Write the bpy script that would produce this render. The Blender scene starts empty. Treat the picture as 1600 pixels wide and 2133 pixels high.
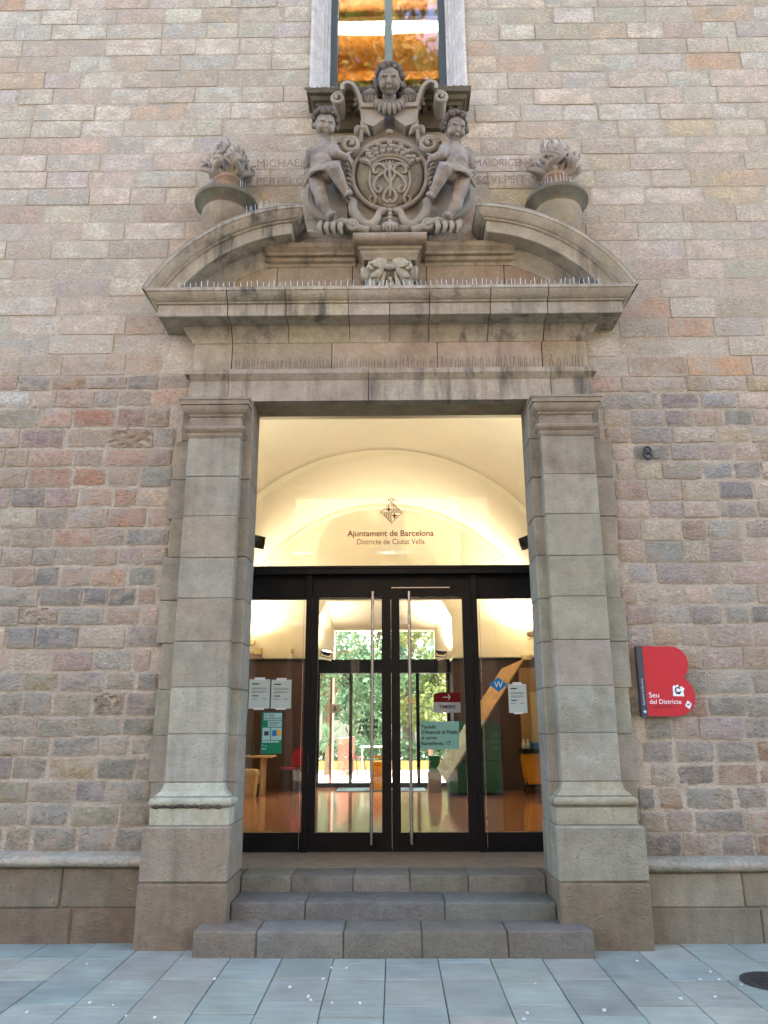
import bpy, bmesh, math, random
import numpy as np
from mathutils import Vector, Matrix
R = math.radians
rnd = random.Random(7)

# ------------------------------------------------------------------ camera, sky, sun, exposure
scene = bpy.context.scene
cam_d = bpy.data.cameras.new("camera"); cam = bpy.data.objects.new("camera", cam_d)
scene.collection.objects.link(cam); scene.camera = cam
F_PX, PITCH, YAW, ROLL = 1605.0, R(15.63), R(0.65), R(0.19)
cam_d.sensor_fit = 'HORIZONTAL'; cam_d.sensor_width = 36.0; cam_d.lens = 36.0 * F_PX / 1600.0
cam_d.clip_start = 0.05; cam_d.clip_end = 2000
_fw = Vector((-math.sin(YAW) * math.cos(PITCH), math.cos(YAW) * math.cos(PITCH), math.sin(PITCH)))
_rt = Vector((math.cos(YAW), math.sin(YAW), 0)); _up = _rt.cross(_fw)
_r2 = _rt * math.cos(ROLL) - _up * math.sin(ROLL); _u2 = _rt * math.sin(ROLL) + _up * math.cos(ROLL)
CAM = Vector((0.015, -6.70, 1.60))
cam.matrix_world = Matrix(((_r2.x, _u2.x, -_fw.x, CAM.x), (_r2.y, _u2.y, -_fw.y, CAM.y), (_r2.z, _u2.z, -_fw.z, CAM.z), (0, 0, 0, 1)))

SUN_EL, SUN_AZ = R(42), R(17)          # azimuth measured from +Y (behind the facade) towards +X
world = bpy.data.worlds.new("World"); scene.world = world; world.use_nodes = True
wn = world.node_tree; bg = wn.nodes["Background"]; sky = wn.nodes.new("ShaderNodeTexSky")
sky.sky_type = 'NISHITA'; sky.sun_disc = False; sky.sun_elevation = SUN_EL; sky.sun_rotation = SUN_AZ
sky.air_density = 0.7; sky.dust_density = 3.0; sky.ozone_density = 1.0; sky.altitude = 0
wn.links.new(sky.outputs[0], bg.inputs[0]); bg.inputs[1].default_value = 0.15
sun_d = bpy.data.lights.new("sun", 'SUN'); sun = bpy.data.objects.new("sun", sun_d); scene.collection.objects.link(sun)
sun_d.energy = 4.0; sun_d.angle = R(0.53); sun_d.color = (1.0, 0.95, 0.86)
sd = Vector((math.sin(SUN_AZ) * math.cos(SUN_EL), math.cos(SUN_AZ) * math.cos(SUN_EL), math.sin(SUN_EL)))
sun.rotation_euler = sd.to_track_quat('Z', 'Y').to_euler()
vs = scene.view_settings; vs.view_transform = 'Standard'; vs.look = 'None'; vs.gamma = 1; vs.exposure = 3.65
scene.cycles.use_denoising = True; scene.cycles.max_bounces = 8; scene.cycles.diffuse_bounces = 4
scene.cycles.transparent_max_bounces = 16; scene.cycles.caustics_reflective = False; scene.cycles.caustics_refractive = False
scene.cycles.sample_clamp_indirect = 6

# ------------------------------------------------------------------ colour and material helpers
def lin(c):
    c = c / 255.0
    return c / 12.92 if c <= 0.04045 else ((c + 0.055) / 1.055) ** 2.4
def C(r, g, b, k=1.0): return (lin(r) * k, lin(g) * k, lin(b) * k)
def CS(r, g, b, k=1.0): return (lin(r) * k * 1.04, lin(g) * k * 1.03, lin(b) * k * 0.92)
def CQ(r, g, b, k=1.0): return (lin(r) * k * 1.03, lin(g) * k * 1.045, lin(b) * k * 0.90)
def new_mat(name):
    m = bpy.data.materials.new(name); m.use_nodes = True
    nt = m.node_tree; b = nt.nodes["Principled BSDF"]
    return m, nt, b
def N(nt, t, **kw):
    n = nt.nodes.new(t)
    for k, v in kw.items():
        if k.startswith('i_'):
            key = k[2:]; key = int(key) if key.isdigit() else key.replace('_', ' ')
            n.inputs[key].default_value = v
        else: setattr(n, k, v)
    return n
def mathn(nt, op, a, b=None, c=None):
    n = nt.nodes.new("ShaderNodeMath"); n.operation = op
    for i, v in enumerate((a, b, c)):
        if v is None: continue
        if hasattr(v, 'is_linked') or hasattr(v, 'links'): nt.links.new(v, n.inputs[i])
        else: n.inputs[i].default_value = v
    return n.outputs[0]
def maprange(nt, v, a, b, c, d):
    n = nt.nodes.new("ShaderNodeMapRange"); nt.links.new(v, n.inputs[0])
    for i, q in enumerate((a, b, c, d)): n.inputs[i + 1].default_value = q
    return n.outputs[0]
def mixc(nt, fac, a, b, mode='MIX'):
    n = nt.nodes.new("ShaderNodeMix"); n.data_type = 'RGBA'; n.blend_type = mode
    for s, v in ((n.inputs[0], fac), (n.inputs[6], a), (n.inputs[7], b)):
        if hasattr(v, 'links'): nt.links.new(v, s)
        elif isinstance(v, tuple): s.default_value = (v + (1,))[:4]
        else: s.default_value = v
    return n.outputs[2]
def noise(nt, vec, scale, detail=4, rough=0.55, dist=0):
    n = nt.nodes.new("ShaderNodeTexNoise"); n.inputs['Scale'].default_value = scale; n.inputs['Detail'].default_value = detail
    n.inputs['Roughness'].default_value = rough; n.inputs['Distortion'].default_value = dist
    if vec is not None: nt.links.new(vec, n.inputs['Vector'])
    return n.outputs[0]
def mapped(nt, vec, sc):
    n = nt.nodes.new("ShaderNodeMapping"); n.inputs['Scale'].default_value = sc; nt.links.new(vec, n.inputs[0]); return n.outputs[0]
def plain(name, col, rough=0.6, metal=0.0, spec=0.5, var=0.12, scale=6.0, bump=0.0, bscale=60.0):
    """uneven paint/plastic/plaster: base colour with soft procedural variation"""
    m, nt, b = new_mat(name)
    pos = N(nt, "ShaderNodeNewGeometry").outputs['Position']
    n1 = noise(nt, pos, scale, 5); n2 = noise(nt, pos, scale * 11, 3)
    f = mathn(nt, 'ADD', mathn(nt, 'MULTIPLY', n1, 0.7), mathn(nt, 'MULTIPLY', n2, 0.3))
    v = maprange(nt, f, 0.25, 0.75, 1 - var, 1 + var)
    vc = nt.nodes.new("ShaderNodeVectorMath"); vc.operation = 'SCALE'; vc.inputs[0].default_value = col; nt.links.new(v, vc.inputs['Scale'])
    nt.links.new(vc.outputs[0], b.inputs['Base Color'])
    nt.links.new(maprange(nt, n1, 0.3, 0.7, max(0.03, rough - 0.1), min(1, rough + 0.08)), b.inputs['Roughness'])
    b.inputs['Metallic'].default_value = metal; b.inputs['Specular IOR Level'].default_value = spec
    if bump:
        bn = N(nt, "ShaderNodeBump"); bn.inputs['Strength'].default_value = bump; bn.inputs['Distance'].default_value = 0.01
        nt.links.new(noise(nt, pos, bscale, 5), bn.inputs['Height']); nt.links.new(bn.outputs[0], b.inputs['Normal'])
    return m
def emit(name, col, s):
    m, nt, b = new_mat(name)
    b.inputs['Base Color'].default_value = (0.8, 0.8, 0.8, 1); b.inputs['Emission Color'].default_value = col + (1,); b.inputs['Emission Strength'].default_value = s
    return m
def stone(name, tool=1.0, blotch=0.25, streak=0.0, pits=0.6, patina=(0.9, 0.86, 0.8), black=(0.05, 0.045, 0.042), soot=0.0, mott=0.6, smear=False, patch=0.0, worn=False, hues=1.0, finev=1.0):
    """weathered sandstone; colour from the vertex attribute Col, its alpha scales the tooled relief"""
    m, nt, b = new_mat(name)
    at = N(nt, "ShaderNodeAttribute", attribute_name="Col")
    geo = N(nt, "ShaderNodeNewGeometry"); pos = geo.outputs['Position']
    big = noise(nt, pos, 1.7, 5, 0.6); mid = noise(nt, pos, 7.0, 6, 0.62); fine = noise(nt, pos, 55.0, 6, 0.7); grain = noise(nt, pos, 220.0, 3, 0.7)
    col = at.outputs['Color']
    v = mathn(nt, 'MULTIPLY', maprange(nt, mid, 0.28, 0.72, 0.80, 1.16), maprange(nt, fine, 0.25, 0.75, 1 - 0.16 * finev, 1 + 0.13 * finev))
    v = mathn(nt, 'MULTIPLY', v, maprange(nt, big, 0.3, 0.7, 0.88, 1.10))
    v = mathn(nt, 'MULTIPLY', v, maprange(nt, grain, 0.3, 0.7, 0.90, 1.08))
    speck = noise(nt, mapped(nt, pos, (30.0, 30.0, 44.0)), 1.0, 5, 0.7)
    v = mathn(nt, 'MULTIPLY', v, maprange(nt, speck, 0.3, 0.7, 1 - 0.20 * mott, 1 + 0.16 * mott))
    vm = nt.nodes.new("ShaderNodeVectorMath"); vm.operation = 'SCALE'; nt.links.new(col, vm.inputs[0]); nt.links.new(v, vm.inputs['Scale'])
    col = vm.outputs[0]
    if patch:
        pn = noise(nt, mapped(nt, pos, (1.0, 1.0, 1.5)), 4.5, 5, 0.65, 0.4); pn2 = noise(nt, mapped(nt, pos, (1.0, 1.0, 1.4)), 3.1, 3, 0.6)
        alt = mixc(nt, maprange(nt, pn2, 0.42, 0.58, 0, 1), CS(172, 168, 160, 0.88), CS(188, 168, 150, 0.88))
        col = mixc(nt, mathn(nt, 'MULTIPLY', maprange(nt, pn, 0.46, 0.60, 0, 1), patch), col, alt)
    hue = noise(nt, mapped(nt, pos, (1.3, 1.3, 2.0)), 2.3, 4, 0.6)
    col = mixc(nt, maprange(nt, hue, 0.52, 0.72, 0, 0.20 * hues), col, (1.0, 0.74, 0.52), 'MULTIPLY')
    col = mixc(nt, maprange(nt, hue, 0.46, 0.28, 0, 0.30 * hues), col, (0.88, 0.95, 1.0), 'MULTIPLY')
    if blotch:
        bl = mathn(nt, 'MULTIPLY', maprange(nt, big, 0.5, 0.68, 0, 1), maprange(nt, fine, 0.3, 0.6, 0.4, 1))
        col = mixc(nt, mathn(nt, 'MULTIPLY', bl, blotch), col, (0.50, 0.44, 0.38), 'MULTIPLY')
    if streak:
        st = noise(nt, mapped(nt, pos, (5.0, 5.0, 0.55)), 1.6, 6, 0.65)
        st2 = noise(nt, mapped(nt, pos, (1.0, 1.0, 0.4)), 1.3, 3, 0.5)
        s = mathn(nt, 'MULTIPLY', maprange(nt, st, 0.47, 0.66, 0, 1), maprange(nt, st2, 0.40, 0.62, 0.0, 1))
        col = mixc(nt, mathn(nt, 'MULTIPLY', s, streak), col, black)
    if soot:
        so = noise(nt, pos, 6.0, 6, 0.72)
        col = mixc(nt, mathn(nt, 'MULTIPLY', maprange(nt, so, 0.45, 0.62, 0, 1), soot), col, black)
    if worn:   # paler worn arrises of the carving
        col = mixc(nt, maprange(nt, geo.outputs['Pointiness'], 0.51, 0.58, 0, 0.5), col, C(196, 184, 166, 0.85))
    vo = nt.nodes.new("ShaderNodeTexVoronoi"); vo.inputs['Scale'].default_value = 30; nt.links.new(pos, vo.inputs['Vector'])
    pitm = mathn(nt, 'MULTIPLY', maprange(nt, vo.outputs['Distance'], 0.10, 0.22, 1, 0), maprange(nt, mid, 0.5, 0.6, 0, 1))
    if pits: col = mixc(nt, mathn(nt, 'MULTIPLY', pitm, 0.6 * pits), col, (0.06, 0.05, 0.045))
    if smear:   # lime mortar dragged over the stone edges
        ed = N(nt, "ShaderNodeAttribute", attribute_name="Edge").outputs['Fac']
        sn = noise(nt, pos, 16.0, 5, 0.65); sn2 = noise(nt, pos, 2.2, 3, 0.6)
        e2 = mathn(nt, 'ADD', ed, mathn(nt, 'ADD', mathn(nt, 'MULTIPLY', mathn(nt, 'SUBTRACT', sn, 0.5), 2.2), mathn(nt, 'MULTIPLY', mathn(nt, 'SUBTRACT', sn2, 0.5), 1.2)))
        mc = mixc(nt, maprange(nt, sn2, 0.4, 0.6, 0, 1), CS(184, 173, 159, 0.88), CS(188, 171, 156, 0.88))
        vm3 = nt.nodes.new("ShaderNodeVectorMath"); vm3.operation = 'SCALE'; nt.links.new(mc, vm3.inputs[0]); nt.links.new(maprange(nt, fine, 0.25, 0.75, 0.82, 1.1), vm3.inputs['Scale'])
        col = mixc(nt, mathn(nt, 'MULTIPLY', maprange(nt, e2, 0.70, 0.25, 0, 1), 0.78), col, vm3.outputs[0])
    nt.links.new(col, b.inputs['Base Color'])
    b.inputs['Roughness'].default_value = 0.92; b.inputs['Specular IOR Level'].default_value = 0.25
    # tooled face: short slanting chisel marks + grain + pits
    mpt = nt.nodes.new('ShaderNodeMapping'); mpt.inputs['Rotation'].default_value = (0, R(28), 0); mpt.inputs['Scale'].default_value = (18, 18, 42); nt.links.new(pos, mpt.inputs[0]); tv = noise(nt, mpt.outputs[0], 1.0, 5, 0.65, 0.5)
    h = mathn(nt, 'ADD', mathn(nt, 'MULTIPLY', tv, 0.9 * tool), mathn(nt, 'MULTIPLY', fine, 0.55 if not smear else 0.9))
    h = mathn(nt, 'ADD', h, mathn(nt, 'MULTIPLY', mid, 0.7))
    h = mathn(nt, 'SUBTRACT', h, mathn(nt, 'MULTIPLY', pitm, 0.8 * pits))
    bn = N(nt, "ShaderNodeBump"); bn.inputs['Distance'].default_value = 0.04 if not smear else 0.034
    nt.links.new(h, bn.inputs['Height']); nt.links.new(at.outputs['Alpha'], bn.inputs['Strength']); nt.links.new(bn.outputs[0], b.inputs['Normal'])
    return m
def glass(name, tint=(0.93, 0.97, 0.96)):
    m, nt, b = new_mat(name); nt.nodes.remove(b)
    out = nt.nodes["Material Output"]
    tr = N(nt, "ShaderNodeBsdfTransparent"); tr.inputs[0].default_value = tint + (1,)
    gl = N(nt, "ShaderNodeBsdfGlossy"); gl.inputs[1].default_value = 0.0; gl.inputs[0].default_value = (1, 1, 1, 1)
    pos = N(nt, "ShaderNodeNewGeometry").outputs['Position']
    bn = N(nt, "ShaderNodeBump"); bn.inputs['Strength'].default_value = 0.05; bn.inputs['Distance'].default_value = 0.02
    nt.links.new(noise(nt, pos, 1.4, 1), bn.inputs['Height']); nt.links.new(bn.outputs[0], gl.inputs['Normal'])
    fr = N(nt, "ShaderNodeFresnel"); fr.inputs[0].default_value = 1.5
    fa = mathn(nt, 'MINIMUM', mathn(nt, 'MULTIPLY', fr.outputs[0], 1.05), 0.9)
    mx = N(nt, "ShaderNodeMixShader"); nt.links.new(fa, mx.inputs[0]); nt.links.new(tr.outputs[0], mx.inputs[1]); nt.links.new(gl.outputs[0], mx.inputs[2])
    nt.links.new(mx.outputs[0], out.inputs[0])
    return m

M = {}
M['wall'] = stone('weathered_ashlar', 1.0, 0.30, 0.0, 1.0, mott=1.7, smear=True, patch=0.7, hues=0.45)
M['portal'] = stone('dressed_sandstone', 0.45, 0.75, 0.28, 0.7, mott=0.5, hues=1.0, finev=0.5)
M['cornice'] = stone('streaked_sandstone', 0.2, 0.6, 0.80, 0.4)
M['carve'] = stone('sooty_carved_stone', 0.2, 0.7, 0.25, 0.3, soot=0.45, worn=True, black=(0.075, 0.066, 0.058))
M['step'] = stone('worn_step_stone', 0.5, 0.4, 0.0, 0.5)
M['black'] = plain('black_lacquered_steel', C(16, 16, 18), 0.45, 0.0, 0.22, 0.2)
M['steel'] = plain('brushed_steel', (0.42, 0.40, 0.38), 0.32, 1.0)
M['glass'] = glass('clear_glass'); M['glassd'] = glass('window_glass', (0.88, 0.88, 0.86))
M['plaster'] = plain('cream_plaster', C(236, 223, 196), 0.85, 0, 0.2, 0.05, 1.5, 0.15, 30)
M['brown'] = plain('dark_brown_wainscot', C(84, 62, 56), 0.6, 0, 0.3, 0.25, 2.0, 0.3, 12)
M['white'] = plain('white_paper', C(226, 228, 224), 0.8, 0, 0.2, 0.03)
M['paper'] = plain('greenish_white_paper', C(196, 208, 200), 0.8, 0, 0.2, 0.04)
M['ink'] = plain('dark_ink', C(40, 44, 46), 0.8, 0, 0.2, 0.1)
M['grey_ink'] = plain('grey_ink', C(120, 128, 126), 0.8, 0, 0.2, 0.1)
M['red'] = plain('red_enamel', C(180, 26, 38), 0.45, 0, 0.4, 0.05)
M['darkred'] = plain('dark_red_vinyl', C(112, 28, 30), 0.5, 0, 0.4, 0.1)
M['navy'] = plain('charcoal_enamel', C(58, 60, 68), 0.45, 0, 0.4, 0.08)
M['green'] = plain('green_poster', C(20, 128, 92), 0.6, 0, 0.3, 0.06)
M['aqua'] = plain('pale_green_card', C(128, 178, 166), 0.7, 0, 0.3, 0.05)
M['lilac'] = plain('pale_grey_card', C(196, 204, 220), 0.7, 0, 0.3, 0.04)
M['blue'] = plain('blue_vinyl', C(16, 120, 176), 0.6, 0, 0.3, 0.05)
M['beige'] = plain('beige_plastic', C(214, 190, 140), 0.55, 0, 0.4, 0.06)
M['deskwood'] = plain('pale_laminate', C(206, 186, 152), 0.5, 0, 0.4, 0.06)
M['chairred'] = plain('red_plastic', C(176, 44, 56), 0.45, 0, 0.4, 0.08)
M['yellow'] = plain('yellow_plastic', C(240, 168, 12), 0.5, 0, 0.4, 0.06)
M['orange'] = plain('orange_print', C(206, 84, 16), 0.6, 0, 0.3, 0.05)
M['darkgreen'] = plain('dark_green_panel', C(16, 108, 80), 0.5, 0, 0.4, 0.15)
M['greycard'] = plain('grey_plastic', C(140, 134, 122), 0.6, 0, 0.3, 0.08)
M['spike'] = plain('steel_wire', (0.55, 0.54, 0.5), 0.35, 0.6, 0.5, 0.15)
M['spikedark'] = plain('dark_wire', C(84, 70, 62), 0.7, 0.3, 0.3, 0.2)  # darker wire tone for the spikes on the frieze ledge
M['iron'] = plain('rusty_iron', C(70, 66, 66), 0.6, 0.6, 0.4, 0.3, 30, 0.4)
M['leafmat'] = plain('door_mat', C(110, 130, 140), 0.9, 0, 0.1, 0.2, 20, 0.5)

# ------------------------------------------------------------------ mesh helpers
COL = scene.collection
def tag(o, label=None, cat=None, group=None, kind=None):
    for k, v in (('label', label), ('category', cat), ('group', group), ('kind', kind)):
        if v: o[k] = v
    return o
def empty(name, loc, label=None, cat=None, group=None):
    o = bpy.data.objects.new(name, None); COL.objects.link(o); o.location = loc; o.empty_display_size = 0.1
    return tag(o, label, cat, group)
def wloc(p):
    v = Vector((0, 0, 0))
    while p is not None: v += Vector(p.location); p = p.parent
    return v
class MB:
    def __init__(s): s.v = []; s.f = []; s.c = []; s.a = []; s.col = (0.4, 0.36, 0.32, 0.5)
    def add(s, vs, fs, col=None, aux=None):
        o = len(s.v); s.a += aux if aux else [1.0] * len(vs); s.v += [tuple(p) for p in vs]; s.f += [tuple(i + o for i in f) for f in fs]; s.c += [col or s.col] * len(vs)
        return s
    def box(s, x0, x1, y0, y1, z0, z1, col=None):
        if x1 < x0: x0, x1 = x1, x0
        if y1 < y0: y0, y1 = y1, y0
        return s.add([(x0, y0, z0), (x1, y0, z0), (x1, y1, z0), (x0, y1, z0), (x0, y0, z1), (x1, y0, z1), (x1, y1, z1), (x0, y1, z1)],
                     [(0, 3, 2, 1), (4, 5, 6, 7), (0, 1, 5, 4), (1, 2, 6, 5), (2, 3, 7, 6), (3, 0, 4, 7)], col)
    def cbox(s, x0, x1, y0, y1, z0, z1, b=0.008, j=0.0, col=None, r=rnd):
        """box with chamfered edges and a little unevenness"""
        if x1 < x0: x0, x1 = x1, x0
        if y1 < y0: y0, y1 = y1, y0
        b = min(b, (x1 - x0) / 3, (y1 - y0) / 3, (z1 - z0) / 3)
        P = []; idx = {}
        for ix, X in ((0, (x0, x0 + b)), (1, (x1, x1 - b))):
            for iy, Y in ((0, (y0, y0 + b)), (1, (y1, y1 - b))):
                for iz, Z in ((0, (z0, z0 + b)), (1, (z1, z1 - b))):
                    d = Vector((r.uniform(-j, j), r.uniform(-j, j), r.uniform(-j, j)))
                    for k, p in enumerate(((X[0], Y[1], Z[1]), (X[1], Y[0], Z[1]), (X[1], Y[1], Z[0]))):
                        idx[(ix, iy, iz, k)] = len(P); P.append(Vector(p) + d)
        g = lambda a, k: idx[a + (k,)]
        Fs = []
        Fs += [[g(a, 0) for a in ((0, 0, 0), (0, 0, 1), (0, 1, 1), (0, 1, 0))], [g(a, 0) for a in ((1, 0, 0), (1, 1, 0), (1, 1, 1), (1, 0, 1))]]
        Fs += [[g(a, 1) for a in ((0, 0, 0), (1, 0, 0), (1, 0, 1), (0, 0, 1))], [g(a, 1) for a in ((0, 1, 0), (0, 1, 1), (1, 1, 1), (1, 1, 0))]]
        Fs += [[g(a, 2) for a in ((0, 0, 0), (0, 1, 0), (1, 1, 0), (1, 0, 0))], [g(a, 2) for a in ((0, 0, 1), (1, 0, 1), (1, 1, 1), (0, 1, 1))]]
        for a in (0, 1):
            for c in (0, 1):
                Fs += [[g((0, a, c), 1), g((1, a, c), 1), g((1, a, c), 2), g((0, a, c), 2)], [g((a, 0, c), 0), g((a, 1, c), 0), g((a, 1, c), 2), g((a, 0, c), 2)],
                       [g((a, c, 0), 0), g((a, c, 1), 0), g((a, c, 1), 1), g((a, c, 0), 1)]]
                for e in (0, 1): Fs.append([g((a, c, e), 0), g((a, c, e), 1), g((a, c, e), 2)])
        return s.add(P, Fs, col)
    def sweep(s, secs, closed=True, caps=True, col=None):
        """skin a list of equal-length point rings"""
        n = len(secs[0]); V = [p for q in secs for p in q]; Fs = []
        for i in range(len(secs) - 1):
            for k in range(n if closed else n - 1):
                a, b2 = i * n + k, i * n + (k + 1) % n; Fs.append((a, b2, b2 + n, a + n))
        if caps and closed: Fs += [tuple(range(n))[::-1], tuple(range((len(secs) - 1) * n, len(secs) * n))]
        return s.add(V, Fs, col)
    def prism(s, prof, x0, x1, col=None, seg=1):
        """(y,z) profile extruded along x"""
        return s.sweep([[(x0 + (x1 - x0) * i / seg, y, z) for y, z in prof] for i in range(seg + 1)], True, True, col)
    def plate(s, pts, y0, y1, col=None):
        """(x,z) outline extruded along y"""
        return s.sweep([[(x, y0, z) for x, z in pts], [(x, y1, z) for x, z in pts]], True, True, col)
    def usweep(s, prof, xa, xb, yf, yb, col=None):
        """(o,z) profile running round three sides of an upright block"""
        secs = [[(xa - o, yb, z) for o, z in prof], [(xa - o, yf - o, z) for o, z in prof], [(xb + o, yf - o, z) for o, z in prof], [(xb + o, yb, z) for o, z in prof]]
        s.sweep(secs, False, False, col)
        for k in (0, -1):
            o, z = prof[k]; s.add([(xa - o, yb, z), (xa - o, yf - o, z), (xb + o, yf - o, z), (xb + o, yb, z)], [(0, 1, 2, 3) if k else (3, 2, 1, 0)], col)
        return s
    def tube(s, pts, rad, n=8, cap=True, col=None, flat=None):
        pts = [Vector(p) for p in pts]; L = len(pts)
        rad = rad if hasattr(rad, '__len__') else [rad] * L
        secs = []; up = Vector((0, 1, 0.01)); pv = None
        for i, p in enumerate(pts):
            t = (pts[min(i + 1, L - 1)] - pts[max(i - 1, 0)])
            t = t.normalized() if t.length > 1e-9 else Vector((0, 0, 1))
            if pv is None: u = t.orthogonal().normalized() if abs(t.dot(up.normalized())) > 0.95 else t.cross(up).normalized()
            else:
                u = pv - t * pv.dot(t); u = u.normalized() if u.length > 1e-6 else t.orthogonal().normalized()
            pv = u; w = t.cross(u)
            fx = flat or (1, 1)
            secs.append([p + (u * math.cos(a) * fx[0] + w * math.sin(a) * fx[1]) * rad[i] for a in [2 * math.pi * k / n for k in range(n)]])
        return s.sweep(secs, True, cap, col)
    def lathe(s, prof, c, n=32, col=None):
        secs = [[(c[0] + r * math.cos(2 * math.pi * k / n), c[1] + r * math.sin(2 * math.pi * k / n), c[2] + z) for k in range(n)] for r, z in prof]
        return s.sweep(secs, True, True, col)
    def ball(s, c, r, n=8, col=None):
        r = r if hasattr(r, '__len__') else (r, r, r)
        secs = []
        for i in range(n + 1):
            a = -math.pi / 2 + math.pi * (i + (0.02 if i == 0 else -0.02 if i == n else 0)) / n
            secs.append([(c[0] + r[0] * math.cos(a) * math.cos(2 * math.pi * k / (2 * n)), c[1] + r[1] * math.cos(a) * math.sin(2 * math.pi * k / (2 * n)), c[2] + r[2] * math.sin(a)) for k in range(2 * n)])
        return s.sweep(secs, True, True, col)
    def mesh(s, name, off):
        me = bpy.data.meshes.new(name)
        me.from_pydata([(x - off.x, y - off.y, z - off.z) for x, y, z in s.v], [], s.f)
        at = me.color_attributes.new("Col", 'FLOAT_COLOR', 'POINT')
        at.data.foreach_set("color", np.array([tuple(c[:3]) + ((c[3] if len(c) > 3 else 0.5),) for c in s.c], dtype=np.float32).ravel())
        ax = me.attributes.new("Edge", 'FLOAT', 'POINT'); ax.data.foreach_set("value", np.array(s.a, dtype=np.float32))
        return me
    def build(s, name, mat, parent=None, smooth=False, angle=None, **kw):
        off = wloc(parent); me = s.mesh(name, off); me.materials.append(M[mat] if isinstance(mat, str) else mat)
        bm = bmesh.new(); bm.from_mesh(me); bmesh.ops.recalc_face_normals(bm, faces=bm.faces); bm.to_mesh(me); bm.free()
        if smooth: me.shade_smooth()
        if angle is not None: me.shade_smooth(); me.set_sharp_from_angle(angle=R(angle))
        o = bpy.data.objects.new(name, me); COL.objects.link(o); o.parent = parent
        return tag(o, **kw) if kw else o
def fit_text(name, body, mat, parent, x0, z0, height=None, width=None, y=0.0, align='LEFT', mirror=False, rot=0.0, bold=0.0):
    """lettering as a thin mesh on a plane facing the street"""
    cu = bpy.data.curves.new(name, 'FONT'); cu.body = body; cu.size = 1.0; cu.align_x = 'LEFT'; cu.extrude = 0.0; cu.offset = bold; cu.resolution_u = 3; cu.space_line = 0.95
    t = bpy.data.objects.new(name, cu); COL.objects.link(t)
    dg = bpy.context.evaluated_depsgraph_get(); me = bpy.data.meshes.new_from_object(t.evaluated_get(dg)); bpy.data.objects.remove(t); bpy.data.curves.remove(cu)
    v = np.array([p.co[:] for p in me.vertices]); mn, mx = v.min(0), v.max(0); w, h = mx[0] - mn[0], mx[1] - mn[1]
    sy = (height / h) if height else width / w; sx = (width / w) if width else sy
    X = (v[:, 0] - mn[0]) * sx; Z = (v[:, 1] - mn[1]) * sy; W = w * sx
    if align == 'CENTER': X = X - W / 2
    if align == 'RIGHT': X = X - W
    if mirror: X = -X
    if rot: X, Z = X * math.cos(rot) - Z * math.sin(rot), X * math.sin(rot) + Z * math.cos(rot)
    mb = MB(); mb.add([(x0 + a, y, z0 + b) for a, b in zip(X, Z)], [tuple(p.vertices) for p in me.polygons])
    bpy.data.meshes.remove(me)
    return mb.build(name, mat, parent)
def blob(name, prims, mat, parent=None, voxel=0.012, col=(0.3, 0.26, 0.22, 0.4), smooth_it=2, **kw):
    """one continuous carved body: overlapping balls fused by a voxel remesh"""
    bm = bmesh.new()
    for p in prims:
        c, r = p[0], p[1]; r = r if hasattr(r, '__len__') else (r, r, r)
        mt = Matrix.Translation(c)
        if len(p) > 2: mt = mt @ p[2]
        bmesh.ops.create_icosphere(bm, subdivisions=2, radius=1.0, matrix=mt @ Matrix.Diagonal((r[0], r[1], r[2], 1)))
    me = bpy.data.meshes.new(name); bm.to_mesh(me); bm.free()
    o = bpy.data.objects.new(name, me); COL.objects.link(o)
    md = o.modifiers.new("r", 'REMESH'); md.mode = 'VOXEL'; md.voxel_size = voxel
    if smooth_it:
        sm = o.modifiers.new("s", 'SMOOTH'); sm.iterations = smooth_it; sm.factor = 0.5
    dg = bpy.context.evaluated_depsgraph_get(); m2 = bpy.data.meshes.new_from_object(o.evaluated_get(dg))
    bpy.data.objects.remove(o); bpy.data.meshes.remove(me)
    off = wloc(parent)
    m2.transform(Matrix.Translation(-off)); m2.materials.clear(); m2.materials.append(M[mat])
    for a in list(m2.color_attributes): m2.color_attributes.remove(a)
    at = m2.color_attributes.new("Col", 'FLOAT_COLOR', 'POINT'); at.data.foreach_set("color", np.tile(np.array(col, dtype=np.float32), len(m2.vertices)))
    m2.shade_smooth(); m2.name = name
    o = bpy.data.objects.new(name, m2); COL.objects.link(o); o.parent = parent
    return tag(o, **kw) if kw else o
def chain(a, b, ra, rb, n=7):
    a, b = Vector(a), Vector(b)
    return [(a.lerp(b, i / (n - 1)), ra + (rb - ra) * i / (n - 1)) for i in range(n)]
def proj(p):
    d = Vector(p) - CAM; z = d.dot(_fw)
    return (800 + F_PX * d.dot(_r2) / z, 1066.5 - F_PX * d.dot(_u2) / z) if z > 0.1 else (9e9, 9e9)

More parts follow.
